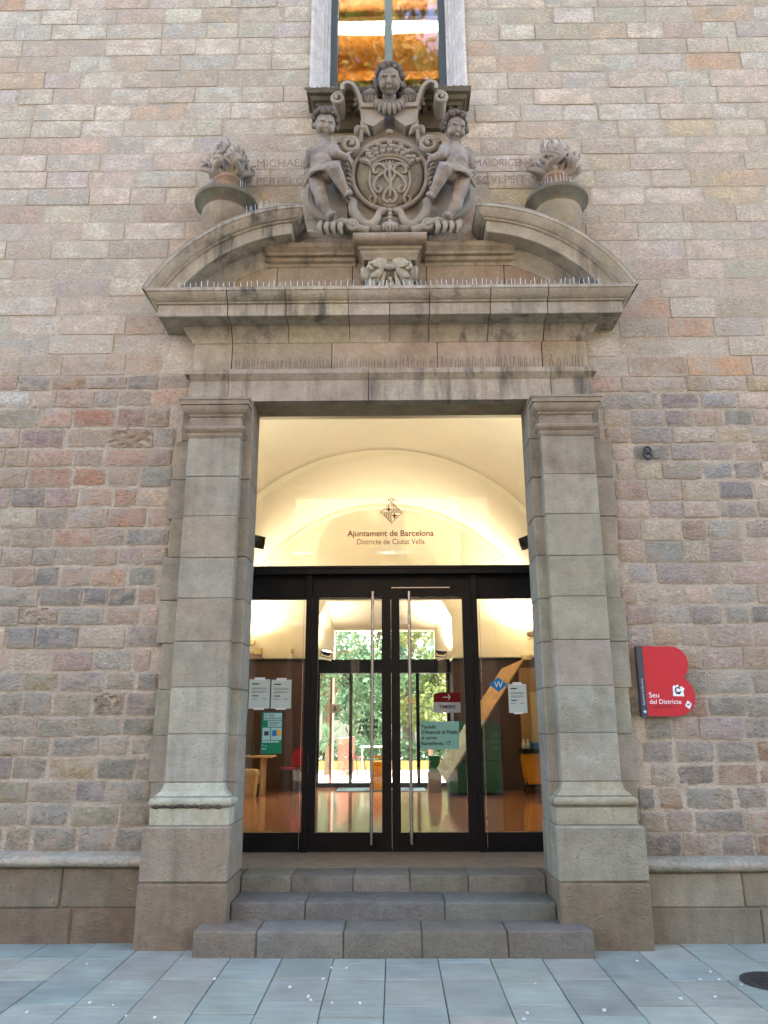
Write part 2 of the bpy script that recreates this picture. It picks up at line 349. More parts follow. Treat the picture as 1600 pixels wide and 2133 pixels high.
# ================================================================== SETTING: ground and pavement
def pave_mat(name, base, rows=False):
    m, nt, b = new_mat(name)
    pos = N(nt, "ShaderNodeNewGeometry").outputs['Position']
    at = N(nt, "ShaderNodeAttribute", attribute_name="Col")
    n1 = noise(nt, pos, 3.0, 6, 0.6); n2 = noise(nt, pos, 90, 4, 0.7); n3 = noise(nt, mapped(nt, pos, (1.5, 9, 1)), 2.2, 5, 0.6)
    v = mathn(nt, 'MULTIPLY', maprange(nt, n1, 0.3, 0.7, 0.82, 1.14), maprange(nt, n2, 0.3, 0.7, 0.93, 1.06))
    v = mathn(nt, 'MULTIPLY', v, maprange(nt, n3, 0.35, 0.7, 0.9, 1.08))
    vm = nt.nodes.new("ShaderNodeVectorMath"); vm.operation = 'SCALE'; nt.links.new(at.outputs['Color'], vm.inputs[0]); nt.links.new(v, vm.inputs['Scale'])
    c = vm.outputs[0]
    if rows:
        br = nt.nodes.new("ShaderNodeTexBrick"); br.inputs['Scale'].default_value = 1.0; br.inputs['Brick Width'].default_value = 0.55; br.inputs['Row Height'].default_value = 0.372
        br.inputs['Mortar Size'].default_value = 0.004; br.inputs['Color1'].default_value = (1, 1, 1, 1); br.inputs['Color2'].default_value = (0.85, 0.86, 0.88, 1); br.inputs['Mortar'].default_value = (0.25, 0.25, 0.25, 1)
        mp = nt.nodes.new("ShaderNodeMapping"); mp.inputs['Rotation'].default_value = (0, 0, R(90)); nt.links.new(pos, mp.inputs[0]); nt.links.new(mp.outputs[0], br.inputs['Vector'])
        c = mixc(nt, 1.0, c, br.outputs[0], 'MULTIPLY')
    gum = nt.nodes.new("ShaderNodeTexVoronoi"); gum.inputs['Scale'].default_value = 7; nt.links.new(pos, gum.inputs['Vector'])
    c = mixc(nt, mathn(nt, 'MULTIPLY', maprange(nt, gum.outputs['Distance'], 0.05, 0.09, 1, 0), 0.25), c, (0.08, 0.08, 0.08))
    nt.links.new(c, b.inputs['Base Color'])
    nt.links.new(maprange(nt, n1, 0.3, 0.7, 0.5, 0.75), b.inputs['Roughness']); b.inputs['Specular IOR Level'].default_value = 0.4
    bn = N(nt, "ShaderNodeBump"); bn.inputs['Strength'].default_value = 0.25; bn.inputs['Distance'].default_value = 0.004
    nt.links.new(mathn(nt, 'ADD', n2, n3), bn.inputs['Height']); nt.links.new(bn.outputs[0], b.inputs['Normal'])
    return m
M['pave'] = pave_mat('slate_blue_paving', None); M['pavefar'] = pave_mat('far_paving', None, True)
M['ground'] = plain('packed_earth_and_asphalt', C(98, 92, 84), 0.9, 0, 0.2, 0.15, 0.4)

g = MB(); g.box(-400, 400, -400, 400, -0.6, -0.045); g.build('ground', 'ground', kind='structure')
pv = MB(); pv.box(-14, 14, -13, 0.0, -0.04, -0.012, C(96, 98, 96, 1.0)); pav = pv.build('pavement', 'pavefar', kind='structure')
pr = random.Random(21)
slabcol = [(154, 164, 158), (150, 160, 155), (158, 165, 158), (148, 161, 157), (156, 160, 152), (152, 165, 162), (148, 158, 154)]
CW = 0.3735
for ci in range(-11, 12):
    xa = -0.427 + CW * ci; y = -0.0 - pr.choice((0.16, 0.33, 0.5)); ys = [0.0]
    # most columns share a joint close to y=-0.99 as in the street
    if pr.random() < 0.5: ys.append(pr.uniform(-0.62, -0.45))
    ys.append(-0.99 + pr.uniform(-0.02, 0.02)); yy = ys[-1]
    while yy > -3.2: yy -= pr.choice((0.44, 0.50, 0.62, 0.68)); ys.append(yy)
    sk = math.tan(R(0.0))
    for a, b in zip(ys, ys[1:]):
        j_ = pr.uniform(0.86, 1.08); c = C(*pr.choice(slabcol), 0.82); c = (c[0] * 1.10 * j_ * pr.uniform(0.95, 1.03), c[1] * 1.05 * j_, c[2] * 0.92 * j_ * pr.uniform(0.95, 1.03)); d = pr.uniform(-0.004, 0.004)
        mb = MB(); mb.cbox(xa + 0.0032, xa + CW - 0.0032, b + 0.006, a - 0.006, -0.03, 0.0 + d, 0.003, 0.0012, c + (0.5,), pr)
        mb.build('paving_slab', 'pave', pav)

# ================================================================== SETTING: facade masonry
wall = empty('facade_wall', (0, 0.2, 0), 'tall weathered wall of beige, pink and grey stone blocks around the doorway', 'wall')
MORT = CS(192, 179, 163, 0.86) + (0.6,)
core = MB(); core.col = MORT
Y0, Y1 = 0.0035, 0.36
for x0, x1, z0, z1 in ((-12, -1.30, 0, 15), (1.30, 12, 0, 15), (-1.30, 1.30, 4.62, 7.86), (-1.30, 1.30, 11.6, 15), (-1.30, -0.80, 7.86, 11.6), (0.80, 1.30, 7.86, 11.6)):
    core.box(x0, x1, Y0, Y1, z0, z1)
M['mortar'] = stone('lime_mortar', 1.0, 0.25, 0.0, 0.5, mott=1.0, hues=0.4)
core.build('mortar_bed', 'mortar', wall)

LZ = [9.293, 9.084, 8.871, 8.648, 8.435, 8.218, 8.01, 7.799, 7.585, 7.373, 7.159, 6.954, 6.752, 6.541, 6.333, 6.122, 5.909, 5.7, 5.493, 5.279, 5.069, 4.851, 4.697, 4.514, 4.31, 4.105, 3.925, 3.726, 3.533, 3.339, 3.17, 2.995, 2.805, 2.634, 2.462, 2.263, 2.067, 1.899, 1.697, 1.537, 1.376, 1.19, 1.008, 0.831, 0.636]
RZ = [9.228, 9.009, 8.792, 8.585, 8.362, 8.142, 7.931, 7.723, 7.505, 7.303, 7.098, 6.895, 6.684, 6.476, 6.271, 6.047, 5.832, 5.626, 5.401, 5.201, 4.994, 4.789, 4.627, 4.452, 4.279, 4.114, 3.936, 3.761, 3.561, 3.395, 3.192, 2.992, 2.799, 2.622, 2.447, 2.254, 2.069, 1.854, 1.675, 1.494, 1.308, 1.129, 0.945, 0.779, 0.593]
LZ = [LZ[0] + 0.215 * k for k in range(6, 0, -1)] + LZ; RZ = [RZ[0] + 0.215 * k for k in range(6, 0, -1)] + RZ
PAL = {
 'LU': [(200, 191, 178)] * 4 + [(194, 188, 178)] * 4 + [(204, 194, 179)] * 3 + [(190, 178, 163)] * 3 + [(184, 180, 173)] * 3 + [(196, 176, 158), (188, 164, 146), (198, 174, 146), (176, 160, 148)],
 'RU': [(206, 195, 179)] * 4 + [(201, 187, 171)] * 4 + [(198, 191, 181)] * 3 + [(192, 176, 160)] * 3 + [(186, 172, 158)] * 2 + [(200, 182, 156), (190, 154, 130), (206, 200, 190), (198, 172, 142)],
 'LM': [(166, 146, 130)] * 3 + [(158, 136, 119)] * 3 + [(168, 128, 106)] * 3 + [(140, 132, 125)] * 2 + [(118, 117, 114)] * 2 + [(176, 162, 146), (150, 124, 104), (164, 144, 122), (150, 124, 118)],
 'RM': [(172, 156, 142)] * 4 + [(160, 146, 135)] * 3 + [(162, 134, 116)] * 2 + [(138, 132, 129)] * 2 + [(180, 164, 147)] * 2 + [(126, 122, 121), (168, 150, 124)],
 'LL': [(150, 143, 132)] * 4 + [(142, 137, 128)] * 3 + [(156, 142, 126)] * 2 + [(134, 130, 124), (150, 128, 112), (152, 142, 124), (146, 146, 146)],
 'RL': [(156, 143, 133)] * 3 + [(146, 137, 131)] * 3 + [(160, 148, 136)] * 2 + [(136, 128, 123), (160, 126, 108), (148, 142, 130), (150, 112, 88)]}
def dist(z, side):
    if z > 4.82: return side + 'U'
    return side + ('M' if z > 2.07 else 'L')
def stone_piece(mb, x0, x1, z0, z1, prot, rough, bev, col, r, nx=5, nz=4, erode=0.0):
    q = min(0.022, (x1 - x0) * 0.16, (z1 - z0) * 0.16)
    us = [0, 0.12, 0.5, 0.88, 1] if nx == 5 else [0] + [0.09 + 0.82 * i / (nx - 3) for i in range(nx - 2)] + [1]
    ws = [0, 0.17, 0.83, 1] if nz == 4 else [0] + [0.13 + 0.74 * i / (nz - 3) for i in range(nz - 2)] + [1]
    cj = {(i, k): (r.uniform(-1, 1) * rough * 0.5, r.uniform(-1, 1) * rough * 0.5) for i in (0, 1) for k in (0, 1)}
    V = []
    ph = [r.uniform(0, 50) for _ in range(4)]
    for k, w in enumerate(ws):
        for i, u in enumerate(us):
            x = x0 + (x1 - x0) * u; z = z0 + (z1 - z0) * w
            bx = cj[(0, 0)][0] * (1 - u) * (1 - w) + cj[(1, 0)][0] * u * (1 - w) + cj[(0, 1)][0] * (1 - u) * w + cj[(1, 1)][0] * u * w
            bz = cj[(0, 0)][1] * (1 - u) * (1 - w) + cj[(1, 0)][1] * u * (1 - w) + cj[(0, 1)][1] * (1 - u) * w + cj[(1, 1)][1] * u * w
            x += bx + r.uniform(-1, 1) * rough * 0.18; z += bz + r.uniform(-1, 1) * rough * 0.18
            edge = (i in (0, len(us) - 1)) or (k in (0, len(ws) - 1))
            corner = (i in (0, len(us) - 1)) and (k in (0, len(ws) - 1))
            y = -prot + (bev * r.uniform(0.6, 1.3) if edge else r.uniform(-1, 1) * rough * 0.32)
            if corner:
                x += q * (1 if i == 0 else -1) * 0.10; z += q * (1 if k == 0 else -1) * 0.10
            if erode and not edge:
                e = math.sin(u * 9 + ph[0] + 2 * math.sin(w * 7 + ph[1])) + math.sin(w * 13 + ph[2] + 2.2 * math.sin(u * 11 + ph[3]))
                y += erode * max(0, e) * r.uniform(0.4, 1.1)
            V.append((x, y, z))
    n = len(us); Fs = [(k * n + i, k * n + i + 1, (k + 1) * n + i + 1, (k + 1) * n + i) for k in range(len(ws) - 1) for i in range(n - 1)]
    ring = [i for i in range(n)] + [k * n + n - 1 for k in range(1, len(ws))] + [(len(ws) - 1) * n + i for i in range(n - 2, -1, -1)] + [k * n for k in range(len(ws) - 2, 0, -1)]
    b0 = len(V); V += [(V[i][0], 0.03, V[i][2]) for i in ring]; m = len(ring)
    Fs += [(ring[i], b0 + i, b0 + (i + 1) % m, ring[(i + 1) % m]) for i in range(m)]
    e0 = 0.0 if rough > 0.01 else 0.32
    rs_ = set(ring); mb.add(V, Fs, col, [e0 if (i in rs_ or i >= b0) else 1.0 for i in range(len(V))])
SPECIAL = [  # strongly coloured or damaged stones seen in the photograph: (px,py) -> colour or 'erode'
 (1548, 762, (214, 152, 86)), (1432, 682, (160, 118, 84)), (1358, 768, (138, 98, 76)), (1585, 1557, (164, 116, 84)), (55, 830, (214, 212, 206)),
 (215, 1245, (98, 98, 98)), (265, 1245, (92, 93, 94)), (118, 1190, (104, 104, 106)), (60, 1420, (166, 142, 100)), (200, 1605, (164, 138, 100)), (55, 1325, (116, 116, 118)),
 (240, 880, (160, 118, 96)), (298, 880, (146, 116, 104)), (222, 1000, (156, 110, 90)), (15, 12, (196, 142, 110)), (1303, 62, (196, 152, 126)), (1475, 128, (178, 128, 92)),
 (1330, 690, (150, 140, 136)), (1385, 830, (132, 118, 114)), (1420, 865, (124, 112, 108)), (1485, 830, (128, 132, 138)), (1510, 970, (136, 140, 146)),
 (240, 1467, 'erode'), (98, 1283, 'erode'), (310, 905, 'erode'), (280, 680, (196, 162, 128)), (90, 840 - 70, (190, 168, 140)),
 (1250, 340, (178, 164, 132)), (1480, 430, (196, 164, 140)), (265, 1090, (164, 116, 98))]
items = []
sr = random.Random(5)
for side, ZS in ((-1, LZ), (1, RZ)):
    S = 'L' if side < 0 else 'R'
    for z1, z0 in zip(ZS, ZS[1:]):
        zc = (z0 + z1) / 2
        inner = 1.985 if zc < 4.5 else 1.86 if zc < 5.5 else 1.72 if zc < 6.08 else 0.0 if zc < 7.9 else 0.80
        if zc < 4.5: inner += sr.choice((0, 0.0, 0.03, 0.08, 0.13)) if zc > 1.2 else 0
        lo = zc < 4.82
        x = inner; first = True
        while x < 6.4:
            w = sr.uniform(0.21, 0.42) if lo else sr.uniform(0.34, 0.64)
            if first: w *= sr.uniform(0.7, 1.0); first = False
            x2 = x + w
            xa, xb = (x, x2) if side > 0 else (-x2, -x)
            gp = sr.uniform(0.006, 0.014) if lo else sr.uniform(0.0025, 0.006)
            gz = sr.uniform(0.005, 0.012) if lo else sr.uniform(0.002, 0.005)
            col = list(sr.choice(PAL[dist(zc, S)]))
            insc = 6.88 < zc < 7.40 and 0.84 < (x + x2) / 2 < 1.45
            px, py = proj(((xa + xb) / 2, 0, zc)); er = 0; spc = False
            hw = abs(proj((xb, 0, zc))[0] - proj((xa, 0, zc))[0]) / 2; hh = abs(proj((xa, 0, z1))[1] - proj((xa, 0, z0))[1]) / 2
            for sx, sy, sc in SPECIAL:
                if abs(px - sx) < hw and abs(py - sy) < hh:
                    if sc == 'erode': er = 1
                    else: col = list(sc); spc = True
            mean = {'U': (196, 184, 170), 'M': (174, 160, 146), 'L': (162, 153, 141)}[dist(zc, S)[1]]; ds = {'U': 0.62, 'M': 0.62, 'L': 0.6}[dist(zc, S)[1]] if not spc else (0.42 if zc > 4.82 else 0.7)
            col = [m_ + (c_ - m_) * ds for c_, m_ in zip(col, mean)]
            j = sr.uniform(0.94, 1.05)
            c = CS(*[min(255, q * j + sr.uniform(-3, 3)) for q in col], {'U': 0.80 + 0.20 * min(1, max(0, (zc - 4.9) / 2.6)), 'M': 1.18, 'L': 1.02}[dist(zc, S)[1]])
            rough = 0.0 if insc else (0.016 if lo else 0.006)
            prot = 0.006 if insc else (sr.uniform(0.001, 0.016) if lo else sr.uniform(-0.002, 0.007))
            c = c + ((0.85 if zc < 4.82 else 0.5) * sr.uniform(0.75, 1.15) * (0.4 if insc else 1),)
            vis = hw * hh if (-40 < px < 1640 and -40 < py < 2170) else -1
            if abs((xa + xb) / 2) < 0.9 and 6.0 < zc < 7.8: vis = -1
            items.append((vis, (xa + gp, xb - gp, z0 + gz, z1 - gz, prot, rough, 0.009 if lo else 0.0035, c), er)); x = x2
items.sort(key=lambda t: -t[0])
rest = MB(); cnt = 0
for k, (vis, a, er) in enumerate(items):
    r2 = random.Random(k * 13 + 1)
    if k < 300 or er:
        mb = MB()
        if er: stone_piece(mb, a[0], a[1], a[2], a[3], 0.016, 0.02, 0.012, a[7][:3] + (0.9,), r2, 15, 10, 0.03)
        else: stone_piece(mb, *a, r2, *((9, 6) if a[5] > 0.01 else (5, 4)))
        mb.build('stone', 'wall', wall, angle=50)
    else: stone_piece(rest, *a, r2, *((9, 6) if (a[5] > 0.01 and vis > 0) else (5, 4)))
rest.build('stone_courses', 'wall', wall, angle=50, kind='stuff')
# base course and its torus moulding
for side in (-1, 1):
    zt = 0.545 if side < 0 else 0.505; x = 1.90
    for row, (za, zb) in enumerate(((0.0, 0.25), (0.25, zt))):
        x = 1.90
        while x < 6.2:
            w = sr.uniform(0.45, 0.95); xa, xb = (x, x + w) if side > 0 else (-x - w, -x)
            c = CQ(*sr.choice([(128, 119, 108), (130, 118, 106), (112, 102, 94), (138, 120, 106)] if side < 0 else [(146, 140, 128), (140, 133, 122), (136, 128, 117)]), 0.86 if row == 0 else 1.08) + ((0.9 if side < 0 else 0.35),)
            mb = MB(); mb.cbox(xa + 0.004, xb - 0.004, -0.10 - sr.uniform(0, 0.012), 0.05, za - 0.05 * (row == 0), zb - 0.004, 0.012, 0.004, c, sr); mb.build('base_block', 'portal', wall); x += w
    bb = MB(); bb.box(1.90 * side, 6.3 * side, -0.088, 0.04, -0.05, zt - 0.01, C(180, 168, 152, 0.6) + (0.4,)); bb.build('base_mortar', 'mortar', wall)
    prof = [(0.03, zt)] + [(-0.105 - 0.085 * math.sin(a), zt + 0.045 - 0.045 * math.cos(a)) for a in [math.pi * k / 10 for k in range(11)]] + [(-0.06, zt + 0.098), (0.03, zt + 0.105)]
    x = 1.90
    while x < 6.2:
        w = sr.uniform(0.7, 1.3); mb = MB(); c = CQ(*((182, 174, 162) if side < 0 else (168, 162, 150)), 0.8) + (0.6,)
        mb.prism(prof, side * (x + 0.003), side * (x + w - 0.003), c, 6)
        mb.v = [(px_, py_ + sr.uniform(-0.004, 0.004), pz_ + sr.uniform(-0.003, 0.003)) for px_, py_, pz_ in mb.v]
        mb.build('base_moulding', 'wall', wall, angle=45); x += w

# ================================================================== PORTAL
portal = empty('stone_portal', (0, 0, 0), 'carved stone doorway with pilasters, cornice and broken curved pediment', 'doorway')
pc = random.Random(11)
def pcol(base, k=0.70, a=0.35, j=7):
    d = pc.uniform(-j, j)
    return CQ(*[max(0, q + d + pc.uniform(-3, 3)) for q in base], k) + (a,)
GREY, PINK, BRN, LIGHT = (174, 166, 154), (170, 156, 143), (162, 148, 135), (184, 178, 167)
SJ = [4.137, 3.770, 3.403, 3.028, 2.673, 2.306, 1.928, 1.555, 1.180]
PJ = [4.62, 4.148, 3.772, 3.406, 3.055, 2.671, 2.299, 1.914, 1.541, 1.172, 0.864]
for s in (-1, 1):
    # pier behind the pilaster: blocks with their own joints
    for k, (z1, z0) in enumerate(zip(PJ, PJ[1:])):
        xo = 1.985 + pc.choice((-0.02, 0, 0.012, 0.03)) if k else 1.93
        mb = MB(); mb.cbox(s * 1.275, s * xo, -0.06 - pc.uniform(0, 0.004), 0.30, z0 + 0.001, z1 - 0.001, 0.006, 0.002, pcol(PINK if k < 4 else GREY), pc)
        mb.build('pier_block', 'portal', portal, angle=30)
    for z1, z0 in zip(SJ, SJ[1:]):
        low = z0 < 1.9
        mb = MB(); mb.cbox(s * 1.36, s * 1.835, -0.16 - pc.uniform(0, 0.004), -0.05, z0 + 0.0008, z1 - 0.0008, 0.006, 0.0015, pcol(LIGHT if low else GREY, 0.72, 0.6 if low else 0.3), pc)
        mb.build('pilaster_block', 'portal', portal, angle=30)
    xa, xb = sorted((s * 1.36, s * 1.835))
    cap = [(0.0, 4.138), (0.012, 4.16), (0.012, 4.185), (0.028, 4.195), (0.042, 4.215), (0.042, 4.232), (0.032, 4.243), (0.002, 4.25), (0.0, 4.335), (0.014, 4.345), (0.018, 4.362), (0.04, 4.375), (0.062, 4.40), (0.07, 4.424), (0.058, 4.43), (0.058, 4.438), (0.074, 4.442), (0.078, 4.478), (0.088, 4.482), (0.088, 4.503)]
    mb = MB(); mb.col = pcol(BRN, 0.8, 0.3); mb.usweep(cap, xa, xb, -0.16, 0.0); mb.build('capital', 'portal', portal, angle=28)
    base = [(0.0, 1.178), (0.006, 1.15), (0.02, 1.115), (0.05, 1.09), (0.06, 1.078)]
    tor = [(0.05 + 0.042 * math.sin(a), 1.036 - 0.036 * math.cos(a)) for a in [math.pi * k / 8 for k in range(9)]]
    base = [(0.078, 0.866), (0.078, 0.99), (0.055, 0.994)] + tor + [(q, z) for q, z in base[::-1]]
    mb = MB(); mb.col = pcol(LIGHT if s < 0 else GREY, 0.82, 0.5); mb.usweep(base, xa, xb, -0.16, 0.02)
    if s < 0:   # the torus on this side is broken along its lower edge
        mb2 = MB(); V = []
    mb.build('pilaster_base', 'portal', portal, angle=28)
    for z0, z1 in ((-0.03, 0.462), (0.462, 0.864)):
        mb = MB(); lowc = (148, 130, 116) if z0 < 0.1 else (170, 160, 146)
        mb.cbox(s * 1.262, s * 1.948, -0.30 - pc.uniform(0, 0.004), 0.30, z0 + 0.002, z1 - 0.002, 0.014, 0.004, pcol(lowc, 0.74 if z0 < 0.1 else 0.80, 0.75), pc)
        mb.build('plinth_block', 'portal', portal, angle=30)
# chipped edge of the torus on the street side of one pilaster
for k in range(9):
    x = -1.86 + k * 0.06 + pc.uniform(-0.01, 0.01)
    mb = MB(); r = pc.uniform(0.016, 0.03); mb.ball((x, -0.246, 1.006 + pc.uniform(-0.004, 0.006)), (r * 1.4, 0.012, r * 0.55), 4, C(120, 112, 98, 0.55) + (0.9,))
    mb.v = [(a + pc.uniform(-0.005, 0.005), b + pc.uniform(-0.003, 0.003), c + pc.uniform(-0.004, 0.004)) for a, b, c in mb.v]
    mb.build('chipped_edge', 'portal', portal)
# lintel / architrave, fillet, frieze
for xa, xb in ((-1.88, -1.515), (-1.515, -0.20), (-0.20, 1.50), (1.50, 1.88)):
    mb = MB(); mb.col = pcol((168, 155, 144), 0.90, 0.25)
    mb.prism([(-0.085, 4.53), (-0.085, 4.735), (-0.10, 4.75), (-0.125, 4.785), (-0.13, 4.79), (-0.13, 4.835), (0.02, 4.845), (0.02, 4.53)], xa + 0.003, xb - 0.003); mb.build('architrave_block', 'cornice', portal, angle=28)
for s in (-1, 1):   # returns of the fillet at both ends
    mb = MB(); mb.col = pcol((168, 155, 144), 0.90, 0.25); mb.prism([(-0.128, 4.79), (-0.128, 4.834), (0.01, 4.842), (0.01, 4.79)], s * 1.878, s * 1.925); mb.build('fillet_end', 'cornice', portal)
mb = MB(); mb.box(-1.28, 1.28, 0.022, 0.30, 4.535, 4.62, pcol((176, 158, 136), 0.8, 0.4)); mb.build('lintel_soffit', 'portal', portal)
for xa, xb in ((-1.868, -1.50), (-1.50, -0.55), (-0.55, 0.45), (0.45, 1.44), (1.44, 1.868)):
    mb = MB(); mb.cbox(xa + 0.003, xb - 0.003, -0.062 - pc.uniform(0, 0.004), 0.02, 4.838, 5.135, 0.005, 0.002, pcol((170, 153, 139), 0.90, 0.3), pc); mb.build('frieze_block', 'portal', portal, angle=28)
# main cornice: blocks share one profile (o = projection beyond the frieze, z)
CP = [(0.0, 5.128), (0.012, 5.135), (0.02, 5.16), (0.045, 5.20), (0.075, 5.225), (0.085, 5.245), (0.09, 5.272), (0.265, 5.278), (0.275, 5.272), (0.28, 5.28), (0.28, 5.388), (0.30, 5.392), (0.305, 5.405), (0.325, 5.412), (0.36, 5.445), (0.375, 5.475), (0.385, 5.48), (0.385, 5.51)]
XF, YF = 1.868, -0.062
joints = [-1.868, -1.50, -0.96, -0.38, 0.0, 0.37, 0.93, 1.46, 1.868]
for k, (xa, xb) in enumerate(zip(joints, joints[1:])):
    mb = MB(); mb.col = pcol((172, 161, 149), 0.95, 0.28)
    g = pc.uniform(0.002, 0.005)
    if 0 < k < len(joints) - 2:
        n = 5
        mb.sweep([[(xa + g + (xb - xa - 2 * g) * i / n, YF - o, z) for o, z in CP] + [(xa + g + (xb - xa - 2 * g) * i / n, 0.02, 5.53), (xa + g + (xb - xa - 2 * g) * i / n, 0.02, 5.128)] for i in range(n + 1)])
    else:
        s = -1 if k == 0 else 1; xi = xb - g if k == 0 else xa + g
        sec = lambda f, yy: [f(o, z) for o, z in CP]
        secs = [[(xi, YF - o, z) for o, z in CP], [(s * (XF + o), YF - o, z) for o, z in CP], [(s * (XF + o), 0.02, z) for o, z in CP]]
        mb.sweep(secs, False, False)
        mb.add([(xi, 0.02, 5.53), (xi, YF - 0.385, 5.51), (s * (XF + 0.385), YF - 0.385, 5.51), (s * (XF + 0.385), 0.02, 5.53)], [(0, 1, 2, 3)])
        mb.add([(xi, YF - o, z) for o, z in CP] + [(xi, 0.02, 5.53), (xi, 0.02, 5.128)], [tuple(range(len(CP) + 2))])
    mb.build('cornice_block', 'cornice', portal, angle=26)
# broken segmental pediment: the same profile bent round two arcs, returned at the open ends
XC, ZC, RB, XE = 0.79, 4.70, 1.31, 1.21
for s in (-1, 1):
    mb = MB(); mb.col = pcol((172, 160, 147), 0.95, 0.28)
    n = 30; secs = [[] for _ in range(n + 3)]
    PR = [(o, RB + (z - 5.128)) for o, z in CP]
    for o, r in PR:
        a0 = math.asin(max(-1, min(1, (5.50 - ZC) / r)))                # where the arc springs from the cornice
        xm = XE - o                                                    # mitre with the end return
        a1 = math.acos(max(-1, min(1, (xm - XC) / r)))
        for i in range(n + 1):
            a = a0 + (a1 - a0) * i / n
            secs[i].append((s * (XC + r * math.cos(a)), YF - o, ZC + r * math.sin(a)))
        zz = ZC + r * math.sin(a1)
        secs[n + 1].append((s * xm, YF - o, zz)); secs[n + 2].append((s * xm, 0.02, zz))
    mb.sweep(secs[:n + 1] + [secs[n + 2]], False, False)
    o, r = PR[-1]                                                       # weathered top surface back to the wall
    top = [q[-1] for q in secs[:n + 1]] + [secs[n + 2][-1]]
    mb.sweep([top, [(x, 0.02, z + 0.02) for x, y, z in top]], False, False)
    mb.build('pediment_arc', 'cornice', portal, angle=24)
    # dark weathered lip along the top edge
    lip = MB(); lip.col = C(70, 62, 56, 0.6) + (0.9,)
    lp = [q[-1] for q in secs[:n + 1]]
    lip.tube([(x, y + 0.012, z + 0.006) for x, y, z in lp], [0.012 + pc.uniform(-0.003, 0.004) for _ in lp], 6); lip.build('weathered_lip', 'carve', portal, smooth=True)
# tympanum and its upper moulding
for xa, xb, kk in ((-1.75, -1.10, 0), (-1.10, -0.36, 1), (-0.36, 0.36, 2), (0.36, 1.12, 3), (1.12, 1.75, 4)):
    mb = MB(); mb.cbox(xa + 0.003, xb - 0.003, -0.065 - 0.004 * (kk % 2), 0.01, 5.49, 6.02, 0.004, 0.0, pcol((172, 153, 136), 0.80, 0.25), pc); mb.build('tympanum_slab', 'portal', portal)
tp = [(0.01, 5.955), (-0.075, 5.955), (-0.08, 5.985), (-0.11, 6.0), (-0.115, 6.035), (-0.15, 6.04), (-0.16, 6.065), (-0.20, 6.10), (-0.205, 6.145), (-0.195, 6.152), (0.01, 6.165)]
for xa, xb in ((-1.22, -0.33), (0.35, 1.22)):
    mb = MB(); mb.col = pcol((170, 156, 142), 0.84, 0.3); mb.prism(tp, xa, xb); mb.build('tympanum_moulding', 'cornice', portal, angle=26)
# centre block above the console
mb = MB(); mb.col = pcol((168, 150, 134), 0.76, 0.3)
mb.prism([(0.0, 6.135), (-0.30, 6.13)] + [(-0.36 - 0.05 * math.sin(a), 6.075 + 0.05 * math.cos(a)) for a in [math.pi * k / 8 for k in range(9)]] + [(-0.36, 6.022), (0.0, 6.02)], -0.34, 0.355); mb.build('centre_cushion', 'cornice', portal, angle=26)
mb = MB(); mb.col = pcol((170, 156, 142), 0.84, 0.3); mb.usweep([(0.0, 5.90), (0.008, 5.93), (0.028, 5.955), (0.03, 5.985), (0.05, 5.995), (0.055, 6.019)], -0.245, 0.255, -0.265, 0.0); mb.build('centre_bed_moulding', 'cornice', portal, angle=26)
# console with acanthus: curved body, side volutes, leaves, husk
CC = (186, 176, 160)
mb = MB(); mb.col = pcol(CC, 0.8, 0.35)
cy = [(-0.255, 5.90), (-0.27, 5.85), (-0.25, 5.79), (-0.20, 5.72), (-0.15, 5.64), (-0.125, 5.55), (-0.12, 5.50)]
mb.sweep([[(x, y, z) for x in [-0.20 + 0.41 * i / 8 for i in range(9)]] for y, z in cy], False, False); con = mb.build('console', 'carve', portal, smooth=True)
def leafpts(x0, z0, dx, dz, L, w, bend):
    out = []
    for i in range(7):
        t = i / 6; out.append((x0 + dx * L * t, z0 + dz * L * t, w * math.sin(math.pi * (0.12 + 0.86 * t)) ** 0.8, bend * t * t))
    return out
def ysurf(z): return np.interp(z, [q[1] for q in cy[::-1]], [q[0] for q in cy[::-1]])
for sx in (-1, 1):
    for (x0, z0, dx, dz, L, w) in ((0.03, 5.875, 0.92, -0.35, 0.17, 0.045), (0.06, 5.82, 0.75, -0.65, 0.17, 0.04), (0.10, 5.80, 0.55, -0.85, 0.24, 0.045), (0.05, 5.77, 0.35, -0.95, 0.22, 0.035), (0.13, 5.86, 0.7, -0.7, 0.12, 0.04), (0.02, 5.70, 0.25, -0.97, 0.18, 0.03)):
        mb = MB(); mb.col = pcol((196, 188, 174), 0.84, 0.3); rows = []
        for (x, z, ww, bd) in leafpts(x0, z0, dx, dz, L, w, 0.05):
            nxp, nzp = -dz, dx; row = []
            for q in (-1, -0.55, 0, 0.55, 1):
                wob = 1 + 0.25 * math.sin(22 * (x + z) + q * 3)
                row.append((sx * (x + nxp * ww * q * wob) + 0.005, ysurf(z) - 0.02 - 0.022 * (1 - q * q) - bd, z + nzp * ww * q * wob))
            rows.append(row)
        mb.sweep(rows, False, False); mb.sweep([[(a, b + 0.018, c) for a, b, c in r_] for r_ in rows], False, False); mb.build('acanthus_leaf', 'carve', portal, smooth=True)
    mb = MB(); mb.col = pcol(CC, 0.78, 0.3)
    mb.tube([(sx * 0.245 + 0.005, -0.16 + 0.075 * (1 - t * 0.75) * math.cos(6.28 * 1.6 * t), 5.80 + 0.075 * (1 - t * 0.75) * math.sin(6.28 * 1.6 * t)) for t in [i / 30 for i in range(31)]], [0.026 * (1 - 0.4 * i / 30) for i in range(31)], 8)
    mb.tube([(sx * 0.20, -0.16, 5.80), (sx * 0.275, -0.16, 5.80)], [0.085, 0.07], 14); mb.build('console_volute', 'carve', portal, angle=40)
mb = MB(); mb.col = pcol(CC, 0.8, 0.3); mb.ball((0.005, -0.285, 5.81), (0.06, 0.03, 0.03), 6)
